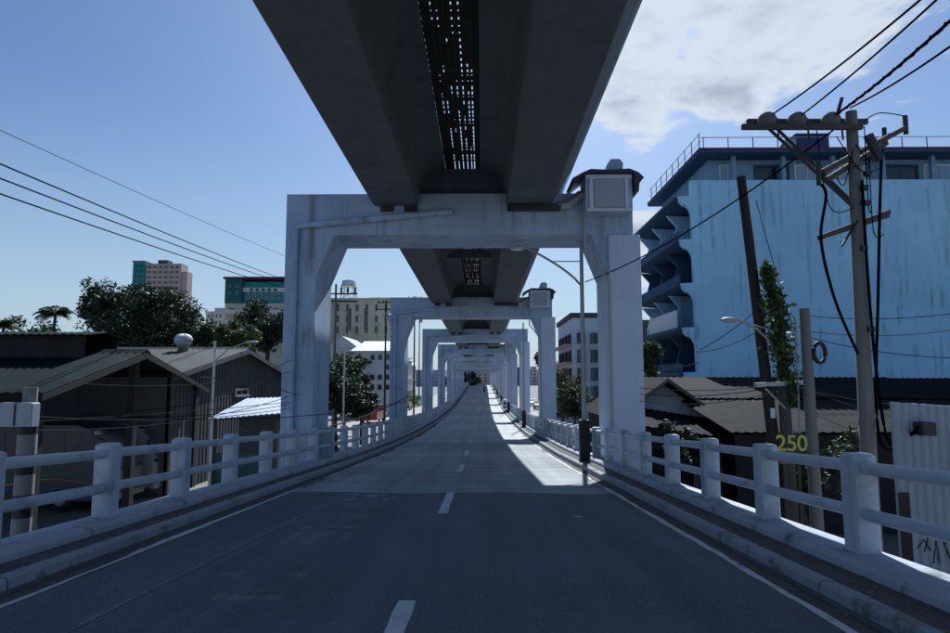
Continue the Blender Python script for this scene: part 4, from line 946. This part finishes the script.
mb = MB(); mb.box(at(912, 430, YW).x, at(925, 430, YW).x, YW - .3, YW - .03, Z(434, YW), Z(421, YW)); mb.build('cable_bracket', dark_metal, r)
# graffiti strokes low on the sheet
mb = MB(); q = at(925, 552, YW - .05)
for pts in ([(0, 0), (.1, .3), (.28, .35), (.4, .15)], [(.15, -.2), (.22, .2), (.26, -.2)], [(.3, .3), (.42, .0), (.5, -.25)], [(-.12, .05), (.0, .22), (.12, .02)]):
    mb.tube([(q.x + a, YW - .036, q.z + b) for a, b in pts], .012, 4)
mb.build('graffiti', black_m, r)

# --- utility pole with cross-arms
YU = 13.5; pt = at(851, 112, YU); pbm = at(868.5, 455, YU)
px_at = lambda z: pt.x + (pbm.x - pt.x) * (pt.z - z) / (pt.z - pbm.z)
r = thing('utility_pole', 'tall concrete utility pole carrying cross-arms and large round insulators', 'utility pole')
mb = MB(); mb.tube([(px_at(-.3), YU, -.3), (px_at(3), YU, 3), (pt.x, YU, pt.z)], .2, 12, r1=.115); mb.build('pole', conc_pole, r, True)
def seg(p, q, rr, nm, mat, par, n=6):
    mb = MB(); mb.tube([p, q], rr, n); return mb.build(nm, mat, par)
def bar(p, q, hw_, hh, nm, mat, par):
    p, q = Vector(p), Vector(q); d = (q - p).normalized(); s_ = d.cross(Vector((0, 0, 1))).normalized() * hw_; u = s_.cross(d).normalized() * hh
    mb = MB(); v = [e + a * s_ + b * u for e in (p, q) for a, b in ((-1, -1), (1, -1), (1, 1), (-1, 1))]
    mb.add(v, [(3, 2, 1, 0), (4, 5, 6, 7), (0, 1, 5, 4), (1, 2, 6, 5), (2, 3, 7, 6), (3, 0, 4, 7)]); return mb.build(nm, mat, par)
bar(at(742, 127, YU - .25), at(862, 127, YU - .25), .05, .055, 'crossarm', wood_pole, r)
bar(at(747, 122, YU + .22), at(867, 122, YU + .22), .05, .055, 'crossarm', wood_pole, r)
seg(at(768, 128, YU - .2), at(852, 206, YU - .15), .035, 'brace', dark_metal, r); seg(at(774, 126, YU + .2), at(850, 200, YU + .1), .035, 'brace', dark_metal, r)
def insulator(p, rr, nm='insulator', mat=None, par=None):
    mb = MB(); mb.lathe([(rr * .3, -.12), (rr * .95, -.06), (rr, .02), (rr * .9, .1), (rr * .55, .17), (.02, .2)], p, 14); return mb.build(nm, mat or conc_pole, par, True)
for px in (767, 797, 831):
    insulator(at(px, 121, YU), .20, par=r)
    seg(at(px + 10, 118, YU), at(px + 12, 140, YU), .02, 'drop_fitting', dark_metal, r)
seg(at(838, 112, YU), at(842, 98, YU), .04, 'arrester', dark_metal, r, 8)
# deep cross-arm going away to the right with fuse cut-outs
bar(at(822, 172, YU - .5), at(905, 128, YU + .9), .05, .055, 'crossarm', wood_pole, r); bar(at(826, 180, YU - .35), at(886, 143, YU + .7), .05, .055, 'crossarm', wood_pole, r)
seg(at(905, 116, YU + .9), at(906, 134, YU + .9), .055, 'fuse_cutout', dark_metal, r, 8); seg(at(884, 128, YU + .8), at(885, 145, YU + .8), .05, 'fuse_cutout', dark_metal, r, 8)
seg(at(868, 135, YU - .2), at(880, 160, YU - .2), .1, 'transformer_bushing', dark_metal, r, 8); seg(at(818, 160, YU - .6), at(819, 185, YU - .6), .05, 'fuse_cutout', dark_metal, r, 8)
bar(at(819, 238, YU - .4), at(889, 212, YU + .4), .04, .05, 'crossarm', wood_pole, r); bar(at(826, 236, YU - .2), at(888, 216, YU + .6), .04, .04, 'crossarm', wood_pole, r)
seg(at(842, 246, YU - .15), at(858, 220, YU - .1), .025, 'brace', dark_metal, r)
for (px, py) in ((863, 176), (860, 190), (862, 205), (866, 330), (859, 250)):
    p = at(px, py, YU); mb = MB(); mb.box(p.x - .06, p.x + .06, YU - .22, YU - .1, p.z - .05, p.z + .05); mb.build('bolt_plate', dark_metal, r)
def cable(label, pts, rr, mat=wire_m, group='hanging cables on the utility pole'):
    # smooth polyline through points
    P = [Vector(p) for p in pts]; out = []
    for i in range(len(P) - 1):
        p0, p1, p2, p3 = P[max(i - 1, 0)], P[i], P[i + 1], P[min(i + 2, len(P) - 1)]
        for k in range(6):
            t = k / 6; out.append(.5 * ((2 * p1) + (p2 - p0) * t + (2 * p0 - 5 * p1 + 4 * p2 - p3) * t * t + (3 * p1 - p0 - 3 * p2 + p3) * t ** 3))
    out.append(P[-1]); mb = MB(); mb.tube(out, rr, 6); return tag(mb.build('cable', mat, None, True), label, 'cable', group)
cable('black cable swinging from the cross-arm across the pole', [at(818, 182, YU - .5), at(826, 195, YU - .5), at(821, 240, YU - .5), at(835, 300, YU - .4), at(858, 354, YU - .2)], .03)
cable('black cable hanging straight down beside the pole', [at(882, 150, YU), at(880, 200, YU), at(878, 300, YU), at(876, 390, YU), at(880, 440, YU - .3), at(893, 449, YU - .6), at(915, 431, YW - .2)], .03)
cable('black cable looping from the pole to the white fence bracket', [at(862, 180, YU - .2), at(866, 250, YU - .2), at(872, 330, YU - .2), at(880, 400, YU - .2), at(888, 440, YU - .4), at(900, 444, YU - .8), at(919, 427, YW - .2)], .03)
cable('thin looped jumper wire above the utility pole', [at(865, 120, YU), at(880, 113, YU + .5), at(905, 116, YU + .9)], .012)
# wires running over the camera to the upper right
for i, (a_, b_, rr) in enumerate((((770, 116), (925, -4), .018), ((799, 117), (958, -20), .018), ((834, 116), (960, 12), .026), ((850, 108), (965, 36), .018))):
    wire('power_line', ['power line climbing from the first round insulator', 'power line climbing from the middle round insulator', 'thick bundled power line from the third round insulator', 'power line leaving the top of the utility pole'][i], at(*a_, YU), at(*b_, 8.0), .06, rr, 10, wire_m, 'power lines at the utility pole')
mb = MB(); p0, p1 = at(834, 116, YU), at(960, 12, 8.0); pts = []
for i in range(60):
    t = i / 59; p = p0.lerp(p1, t); p.z -= .06 * 4 * t * (1 - t); pts.append(p + Vector((.03 * math.cos(i * 1.3), 0, .03 * math.sin(i * 1.3))))
mb.tube(pts, .012, 4); tag(mb.build('binding_wire', wire_m), 'wire wound round the thick bundled power line', 'cable')
wire('power_line', 'long drooping cable crossing before the blue wall to the utility pole', at(836, 128, YU), at(585, 282, 22.2), .35, .02, 24, wire_m)
rnd = random.Random(31)
for i in range(9):
    a_ = (rnd.uniform(815, 880), rnd.uniform(120, 165)); b_ = (rnd.uniform(835, 885), rnd.uniform(150, 235))
    cable('thin jumper wire looping about the head of the utility pole', [at(*a_, YU + rnd.uniform(-.3, .5)), at((a_[0] + b_[0]) / 2 + rnd.uniform(-8, 8), max(a_[1], b_[1]) + rnd.uniform(-6, 10), YU - .2), at(*b_, YU - .2)], .011, wire_m, 'jumper wires about the pole head')
# leaning tarred pole
pt2, pb2 = at(741, 177, 16), at(774, 445, 16); d = (pb2 - pt2); foot = pt2 + d * ((pt2.z + .2) / (pt2.z - pb2.z))
r = thing('leaning_pole', 'dark leaning wooden pole with a cut top', 'pole')
mb = MB(); mb.tube([foot, pt2.lerp(foot, .5), pt2], .16, 10, r1=.11); mb.build('pole', dark_wood, r, True)
mb = MB(); p = at(772.5, 413, 15.8); mb.box(p.x - .05, p.x + .05, 15.76, 15.82, p.z - .12, p.z + .12); mb.build('white_patch', white_paint, r)
# short grey post with cable coil
r = thing('short_post', 'shorter grey concrete post with a coil of cable', 'post', (X(808, 15.5), 15.5, 0))
zp = Z(309, 15.5); mb = MB(); mb.tube([(0.05, 0, -.2), (0, 0, zp)], .16, 10, r1=.115); mb.build('shaft', conc_pole, r, True)
mb = MB(); pts = [(.26 + .14 * math.cos(a), -.1, Z(353, 15.5) + .24 * math.sin(a)) for a in frange(0, 2 * math.pi, .35)]; mb.tube(pts, .05, 6, False); mb.build('cable_coil', black_m, r, True)
# vine covered pole with lamp
r = thing('vine_pole', 'vine covered pole with a slanting street lamp arm', 'pole', (X(786, 15.8), 15.8, 0))
zp = Z(300, 15.8); mb = MB(); mb.tube([(0, 0, -.2), (-.1, 0, zp)], .17, 10, r1=.12); mb.build('shaft', wood_pole, r, True)
o0 = Vector((X(786, 15.8), 15.8, 0))
def rel(px, py, Y_): return at(px, py, Y_) - o0
mb = MB(); mb.tube([rel(776, 347, 15.7), rel(757, 329, 15.6), rel(737, 319, 15.5)], .03, 6); mb.tube([rel(776, 332, 15.7), rel(737, 319, 15.5)], .02, 6); la = mb.build('lamp_arm', metal_grey, r, True)
h0 = rel(729, 320, 15.5); mb = MB(); mb.sphere(h0, .22, .1, .07); mb.build('lamp_head', metal_grey, la, True)
mb = MB(); rnd = random.Random(9)
for i in range(1500):
    t = rnd.random(); ax = rel(766 + 26 * t, 268 + 135 * t, 15.7); ww = .12 + .22 * math.sin(math.pi * min(1, t * 1.1)) ; q = ax + Vector((rnd.gauss(0, ww * .5), rnd.gauss(0, .12), rnd.gauss(0, .12)))
    u = Vector((rnd.gauss(0, 1), rnd.gauss(0, 1), rnd.gauss(-.5, .7))).normalized(); w_ = u.cross(Vector((rnd.gauss(0, 1), rnd.gauss(0, 1), rnd.gauss(0, 1)))).normalized(); sz = rnd.uniform(.05, .1)
    mb.add([q - u * sz, q - w_ * sz * .6, q + u * sz, q + w_ * sz * .6], [(0, 1, 2, 3)])
mb.tube([rel(766, 268, 15.7), rel(778, 330, 15.7), rel(790, 400, 15.7)], .02, 5)
v_ = mb.build('vine', leaf_lite, r); v_['kind'] = 'stuff'
mb = MB(); mb.tube([rel(795, 318, 15.6), rel(800, 440, 15.6)], .025, 6); mb.build('conduit', metal_grey, r)
bar(rel(755, 385, 15.3), rel(812, 382, 15.9), .05, .05, 'cable_arm', metal_grey, r)
seg(rel(766, 389, 15.4), rel(785, 408, 15.6), .025, 'arm_brace', metal_grey, r)
# 250 sign
YN = 14.6; a = at(779, 433, YN); b = at(804, 453, YN)
r = thing('height_sign', 'dark sign with yellow number 250 behind the railing', 'sign')
mb = MB(); mb.box(a.x, b.x, YN, YN + .03, b.z, a.z); mb.build('panel', plain('sign_dark', (.02, .025, .02)), r)
mb = MB(); mb.box(a.x, b.x, YN + .005, YN + .03, at(780, 464, YN).z, b.z - .02); mb.build('lower_panel', plain('sign_pink', (.22, .07, .08)), r)
cu = bpy.data.curves.new('number', 'FONT'); cu.body = '250'; cu.size = (a.z - b.z) * 1.12; cu.align_x = 'CENTER'; cu.extrude = .006; cu.offset = .006
cu.space_character = .95; cu.materials.append(plain('sign_yellow', (.55, .52, .10)))
to = bpy.data.objects.new('number', cu); COL.objects.link(to)
dg = bpy.context.evaluated_depsgraph_get(); me = bpy.data.meshes.new_from_object(to.evaluated_get(dg)); bpy.data.objects.remove(to)
o = link('number', me, r); o.location = ((a.x + b.x) / 2, YN - .012, b.z + (a.z - b.z) * .12); o.rotation_euler = (R(90), 0, 0)
seg((a.x + .12, YN + .06, -.1), (a.x + .12, YN + .06, a.z), .03, 'stake', wood_pole, r); seg((b.x - .1, YN + .06, -.1), (b.x - .1, YN + .06, a.z), .03, 'stake', wood_pole, r)

# --- bushes behind the right railing
for i, (px, py, wd, Y_, m_) in enumerate(((668, 424, 34, 16.5, leaf_dark), (842, 432, 46, 17.5, leaf_mid), (694, 430, 30, 18.5, leaf_dark), (800, 440, 40, 18.0, leaf_dark))):
    tree_px('shrub', ['shrub poking through the right railing before the shack', 'green shrub behind the utility pole foot', 'dark shrub under the shack porch', 'dark shrub behind the 250 sign'][i], px, py, wd, Y_, 1600, .07, m_, 60 + i, 'shrubs behind the right railing', 16, 1.4)

# --- wires on the left and low service lines
for i, (a_, b_) in enumerate((((-40, 147), (300, 285)), ((-40, 163), (300, 288)), ((-40, 180), (300, 292)))):
    wire('power_line', 'black power line sloping across the sky to the first left column', at(*a_, 14), at(*b_, 60), .15, .022, 20, wire_m, 'parallel power lines over the warehouses')
wire('power_line', 'faint thin line high above the three power lines', at(-40, 112, 30), at(300, 262, 90), .2, .022, 20, wire_g)
rnd = random.Random(17)
low = [((-20, 403), (290, 404)), ((-20, 412), (290, 408)), ((-20, 424), (290, 402)), ((-20, 421), (230, 398)), ((20, 430), (290, 396)), ((-20, 373), (290, 372)), ((100, 415), (420, 398)), ((240, 352), (300, 395)), ((200, 377), (290, 360))]
for i, (a_, b_) in enumerate(low):
    wire('service_line', 'thin grey service line strung low in front of the warehouses', at(*a_, 13.2 + rnd.uniform(0, .6)), at(*b_, 20 + rnd.uniform(-1, 1)), rnd.uniform(.05, .35), .010, 18, wire_g if i % 3 else wire_m, 'service lines before the warehouses')
wire('service_line', 'sagging pale cable bundle between the first and second portals', at(330, 426, 30), at(408, 396, 44), .2, .035, 14, wire_g)
low = [((640, 388), (770, 386)), ((640, 394), (770, 388)), ((640, 401), (775, 392)), ((800, 385), (965, 395)), ((800, 388), (965, 405)), ((800, 392), (965, 412)), ((790, 384), (965, 437)), ((810, 316), (965, 312)), ((800, 330), (965, 328)), ((812, 338), (965, 358)), ((697, 352), (765, 326)), ((768, 300), (700, 350)), ((640, 370), (700, 362)), ((756, 200), (792, 325))]
for i, (a_, b_) in enumerate(low):
    wire('service_line', 'thin service line strung between the poles before the blue block', at(*a_, 16.3 + rnd.uniform(0, .5)), at(*b_, 15.2 + rnd.uniform(-.5, .5)), rnd.uniform(.03, .2), .010, 14, wire_m if i % 2 else wire_g, 'service lines before the blue block')
# --- poles along the left street
for i, (px, py, Y_) in enumerate(((344, 345, 38), (385, 300, 75), (414, 296, 96), (419, 310, 130))):
    r = thing('street_pole', ['thin pale pole beyond the first left column', 'dark power pole by the white house', 'power pole between the second and third portals', 'distant power pole on the left street'][i], 'pole', (X(px, Y_), Y_, 0), 0, 'poles along the left street')
    h = Z(py, Y_); mb = MB(); mb.tube([(0, 0, -.2), (0, 0, h)], .14 if i else .07, 8, r1=.09 if i else .05); mb.build('shaft', dark_wood if i else white_paint, r, True)
    if i:
        for dz in (.3, 1.1): mb = MB(); mb.box(-1.1, 1.1, -.06, .06, h - dz - .06, h - dz + .06); mb.build('crossarm', dark_wood, r)
        for x_ in (-.9, -.3, .4, .95): mb = MB(); mb.tube([(x_, 0, h - .24), (x_, 0, h - .02)], .06, 6); mb.build('insulator', dark_metal, r)
        mb = MB(); mb.lathe([(.28, 0), (.3, .05), (.3, .8), (.2, .9)], (.35, -.1, h - 2.6), 10); mb.build('transformer', metal_grey, r, True)
r = thing('pole_transformer', 'pole top with cross-arm and fittings beside the first left column', 'pole', (X(334, 58), 58, 0), 0)
h = Z(284, 58); mb = MB(); mb.tube([(0, 0, -.2), (0, 0, h)], .15, 8, r1=.1); mb.build('shaft', conc_pole, r, True)
for dz in (.9, 1.6): mb = MB(); mb.box(-1.5, 2.0, -.06, .06, h - dz - .06, h - dz + .06); mb.build('crossarm', dark_wood, r)
for x_ in (.5, 1.1, 1.8): mb = MB(); mb.tube([(x_, 0, h - .9), (x_, 0, h - .3)], .1, 6); mb.build('insulator', dark_metal, r)

# ------------------------------------------------------------------ vehicles
def car(label, loc, rz_, col, kind='car', group=None):
    r = thing('parked_car' if kind == 'car' else 'parked_jeepney', label, kind, loc, rz_, group)
    pm = plain('paint_%02d%02d%02d' % tuple(int(c * 99) for c in col), col, .3)
    if kind == 'car':
        prof = [(-2.1, .35), (2.1, .3), (2.15, .65), (1.95, .82), (1.0, .95), (.35, 1.42), (-1.2, 1.45), (-1.9, 1.0), (-2.15, .9)]
        gl = [(.92, .97), (.32, 1.37), (-1.15, 1.4), (-1.75, 1.0)]; w_ = .85
    else:
        prof = [(-2.9, .5), (1.5, .5), (2.5, .5), (2.55, 1.15), (1.55, 1.3), (1.3, 2.1), (1.2, 2.2), (-2.8, 2.25), (-2.9, 2.1)]
        gl = [(1.4, 1.35), (1.2, 1.95), (-2.6, 1.95), (-2.6, 1.35)]; w_ = .95
    mb = MB(); mb.prism(prof, 'y', -w_, w_); mb.build('body', pm, r)
    for s in (-1, 1):
        mb = MB(); mb.prism(gl, 'y', s * w_, s * (w_ + .012)); mb.build('side_window', win_glass, r)
        for x in (-1.3, 1.35):
            t = MB(); t.lathe([(.14, 0), (.3, .01), (.32, .06), (.32, .16), (.14, .2)], (0, 0, 0), 14); t.xf(Matrix.Translation((x, s * w_ + (.1 if s < 0 else .1), .32)) @ Matrix.Rotation(R(90), 4, 'X')); t.build('wheel', black_m, r, True)
        mb = MB(); mb.box(prof[2][0] - .05, prof[2][0] + .02, s * .6 - .15, s * .6 + .15, .6, .74); mb.build('headlight', white_paint, r)
    x0, z0 = gl[0]; x1_, z1 = gl[1]
    mb = MB(); mb.add([(x0 + .05, -.75, z0), (x0 + .05, .75, z0), (x1_ + .06, .68, z1), (x1_ + .06, -.68, z1)], [(0, 1, 2, 3)]); mb.build('windscreen', win_glass, r)
cols = [(.35, .03, .03), (.5, .5, .52), (.03, .05, .15), (.4, .38, .1), (.02, .02, .02), (.55, .1, .05), (.1, .25, .1), (.5, .5, .5), (.25, .25, .27)]
nm_ = ['red', 'silver', 'navy', 'mustard', 'black', 'orange', 'green', 'white', 'grey']
for i in range(9):
    k_ = 'jeepney' if i % 3 == 0 else 'car'
    car('%s %s parked along the left street' % (nm_[i], k_), (-12.6 - (i % 2) * .9, 78 + i * 8.2, 0), R(90 + random.uniform(-5, 5)), cols[i], k_, 'vehicles along the left street')
for i in range(4):
    car('%s car parked along the right street' % nm_[(i + 4)], (11.0, 92 + i * 12, 0), R(-90), cols[i + 4], 'car', 'vehicles along the right street')

# --- motorcycle and rider, far along the right lane
def figure(name, label, pts, edges, rad, mat, parent=None, loc=(0, 0, 0)):
    me = bpy.data.meshes.new(name); me.from_pydata(pts, edges, []); me.update(); me.materials.append(mat)
    o = link(name, me, parent, loc); md = o.modifiers.new('skin', 'SKIN')
    for i, rr in enumerate(rad): me.skin_vertices[0].data[i].radius = (rr, rr)
    me.skin_vertices[0].data[0].use_root = True
    sb = o.modifiers.new('sub', 'SUBSURF'); sb.levels = 1; sb.render_levels = 2
    return o
ym = 165.0; xm = X(484.5, ym); zm = rz(ym) + .005
r = thing('motorcycle', 'dark motorcycle ridden along the sunlit right lane', 'motorcycle', (xm, ym, zm))
for y_ in (-.62, .62):
    t = MB(); t.lathe([(.18, -.05), (.28, -.055), (.3, 0), (.28, .055), (.18, .05)], (0, 0, 0), 16); t.xf(Matrix.Translation((0, y_, .3)) @ Matrix.Rotation(R(90), 4, 'Y')); t.build('wheel', black_m, r, True)
mb = MB(); mb.prism([(-.7, .62), (-.75, .8), (0, .78), (.25, .9), (.5, .95), (.52, .6), (.2, .35), (-.3, .32)], 'x', -.13, .13); mb.build('body', dark_metal, r)
mb = MB(); mb.tube([(-.33, .42, 1.02), (0, .5, 1.05), (.33, .42, 1.02)], .02, 6); mb.tube([(0, .5, 1.0), (0, .62, .3)], .035, 6); mb.build('handlebar', metal_grey, r)
mb = MB(); mb.box(-.07, .07, -.8, -.74, .68, .76); mb.build('tail_light', plain('tail_red', (.3, .01, .01)), r)
shirt = plain('dark_shirt', (.03, .03, .045), .8); skin_ = plain('skin_tone', (.28, .16, .1), .6)
pp = thing('person', 'motorcycle rider in dark clothes and helmet, sitting upright', 'person', (xm, ym, zm))
pts = [(0, -.2, .86), (0, -.16, 1.12), (0, -.08, 1.36), (0, -.06, 1.47), (0, -.04, 1.56), (-.19, -.09, 1.36), (-.27, .1, 1.16), (-.32, .38, 1.06), (.19, -.09, 1.36), (.27, .1, 1.16), (.32, .38, 1.06),
       (-.12, -.15, .84), (-.2, .26, .78), (-.18, .12, .34), (-.18, .26, .3), (.12, -.15, .84), (.2, .26, .78), (.18, .12, .34), (.18, .26, .3)]
ed = [(0, 1), (1, 2), (2, 3), (3, 4), (2, 5), (5, 6), (6, 7), (2, 8), (8, 9), (9, 10), (0, 11), (11, 12), (12, 13), (13, 14), (0, 15), (15, 16), (16, 17), (17, 18)]
figure('body', None, pts, ed, [.16, .15, .16, .06, .06, .075, .055, .04, .075, .055, .04, .1, .08, .055, .05, .1, .08, .055, .05], shirt, pp)
mb = MB(); mb.sphere((0, -.03, 1.64), .13, .15, .15, 14, 9); mb.build('helmet', black_m, pp, True)
mb = MB(); mb.sphere((0, .09, 1.6), .08, .06, .07); mb.build('face', skin_, pp, True)

# --- white drum on the right kerb
yd = 98.0; r = thing('barrier_drum', 'round white barrier drum with dark hub on the right railing', 'drum', (4.15, yd, rz(yd) + .9))
t = MB(); t.lathe([(.25, -.25), (.55, -.24), (.62, -.1), (.62, .1), (.55, .24), (.25, .25)], (0, 0, 0), 18); t.xf(Matrix.Rotation(R(90), 4, 'X')); t.build('shell', white_paint, r, True)
t = MB(); t.lathe([(.2, .0), (.22, .27), (.1, .28)], (0, 0, 0), 12); t.xf(Matrix.Rotation(R(90), 4, 'X')); t.build('hub', black_m, r, True)
mb = MB(); mb.box(-.3, .3, -.2, .2, -.8, -.5); mb.build('stand', metal_grey, r)

# ------------------------------------------------------------------ far end of the road: trees, blocks, hills
rnd = random.Random(23)
for i, (px, py, wd, Y_) in enumerate(((461, 370, 16, 205), (469, 372, 14, 245), (452, 374, 14, 185), (474, 374, 12, 300), (500, 377, 10, 300))):
    tree_px('broadleaf_tree', ['dark tree closing the left verge where the road rises', 'dark tree behind it near the road crest', 'low dark tree left of the road before the crest', 'small distant tree at the road crest', 'small distant tree right of the crest'][i], px, py, wd, Y_, 1600, .3, leaf_dark, 80 + i, 'trees at the far end of the road', 16, 1.1)
far_m = [offw, cream, bluew, pinkw, grey_wall]
rows = []
x = -420
i = 0
while x < 460:
    wd = rnd.uniform(18, 40); Y_ = rnd.uniform(430, 640); h = rnd.uniform(9, 24) if abs(x) > 40 else rnd.uniform(12, 18)
    r = thing('distant_block', 'pale distant city block on the skyline', 'building', group='distant skyline blocks')
    mb = MB(); mb.box(x, x + wd, Y_, Y_ + 20, -.2, h); mb.build('wall', far_m[i % 5], r)
    mb = MB(); mb.box(x + wd * .3, x + wd * .5, Y_ + 3, Y_ + 9, h, h + 3); mb.build('roof_room', far_m[(i + 1) % 5], r)
    if abs(x) < 90: windows(r, grid(x + 1, x + wd - 1, 6, 3, h, max(2, int(h / 3.3)), .55, .5), 'y-', Y_, offw, win_glass, .2)
    x += wd + rnd.uniform(-4, 10); i += 1
# near rows of roofs filling the land left and right beyond the first objects
for i in range(34):
    s = -1 if i % 2 else 1; xx = s * rnd.uniform(40, 200); Y_ = rnd.uniform(80, 330)
    if s < 0 and Y_ < 140 and abs(xx) < 120: Y_ += 90
    if s > 0 and Y_ < 75: Y_ += 40
    wd = rnd.uniform(10, 22); h = rnd.uniform(5, 12)
    r = thing('distant_house', 'low distant house among the rooftops beyond the road', 'house', group='low houses beyond the road')
    mb = MB(); mb.box(xx, xx + wd, Y_, Y_ + 14, -.2, h); mb.build('wall', far_m[i % 5], r)
    mb = MB(); corr(mb, (xx - .4, Y_ - .5, h), (xx + wd + .4, Y_ - .5, h), (xx - .4, Y_ + 7, h + 1.8), (xx + wd + .4, Y_ + 7, h + 1.8), .8, .06); mb.build('roof', [grey_rf, brown_l, green_rf][i % 3], r)
# hills
mb = MB(); v = []; n = 120; rnd = random.Random(4)
for i in range(n + 1):
    t = i / n; xx = -2600 + 5200 * t; h = 45 + 40 * math.sin(t * 9 + 1) + 22 * math.sin(t * 23) + 10 * math.sin(t * 61)
    v += [(xx, 2900, -5), (xx, 3100, max(12, h)), (xx, 3700, -5)]
mb.add(v, [(3*i+k, 3*i+3+k, 3*i+4+k, 3*i+1+k) for i in range(n) for k in (0, 1)])
struct(mb.build('hills', M('far_hills', (.05, .08, .10), .95, .2, .02, 1, .05, bump=0), None, True), 'low blue hills on the horizon')

# ------------------------------------------------------------------ litter on the walkways and gutters
for s in (-1, 1):
    mb = MB(); rnd = random.Random(40 + s)
    for i in range(420):
        y = 2.5 + 28 * rnd.random() ** 1.5; inn = rnd.random() < .3
        x = s * (rnd.uniform(3.45, 3.69) if inn else rnd.uniform(3.9, 4.24)); z = rz(y) + (.02 if inn else .14)
        a = rnd.uniform(0, 6.28); L = rnd.uniform(.012, .05); wd = L * rnd.uniform(.25, .6); c, s_ = math.cos(a), math.sin(a)
        mb.add([(x - c * L, y - s_ * L, z + rnd.uniform(0, .012)), (x + s_ * wd, y - c * wd, z + .004), (x + c * L, y + s_ * L, z + rnd.uniform(0, .014)), (x - s_ * wd, y + c * wd, z + .004)], [(0, 1, 2, 3)])
    o = mb.build('leaf_litter', M('dry_leaves', (.20, .16, .11), .9, .5, 30, 60, .3, bump=0)); tag(o, 'dry leaves and scraps scattered along the %s kerb' % ('warehouse side' if s < 0 else 'blue building side'), 'litter', kind='stuff')

wire('power_line', 'dark cable slung across the road under the far portals', (-5.0, 140, vz(140) - 2.6), (5.2, 140, vz(140) - 2.4), .45, .05, 14, wire_m)
wire('power_line', 'thin cable slung across the road beyond the drum', (-5.0, 190, vz(190) - 2.4), (5.2, 190, vz(190) - 2.4), .4, .05, 14, wire_m)
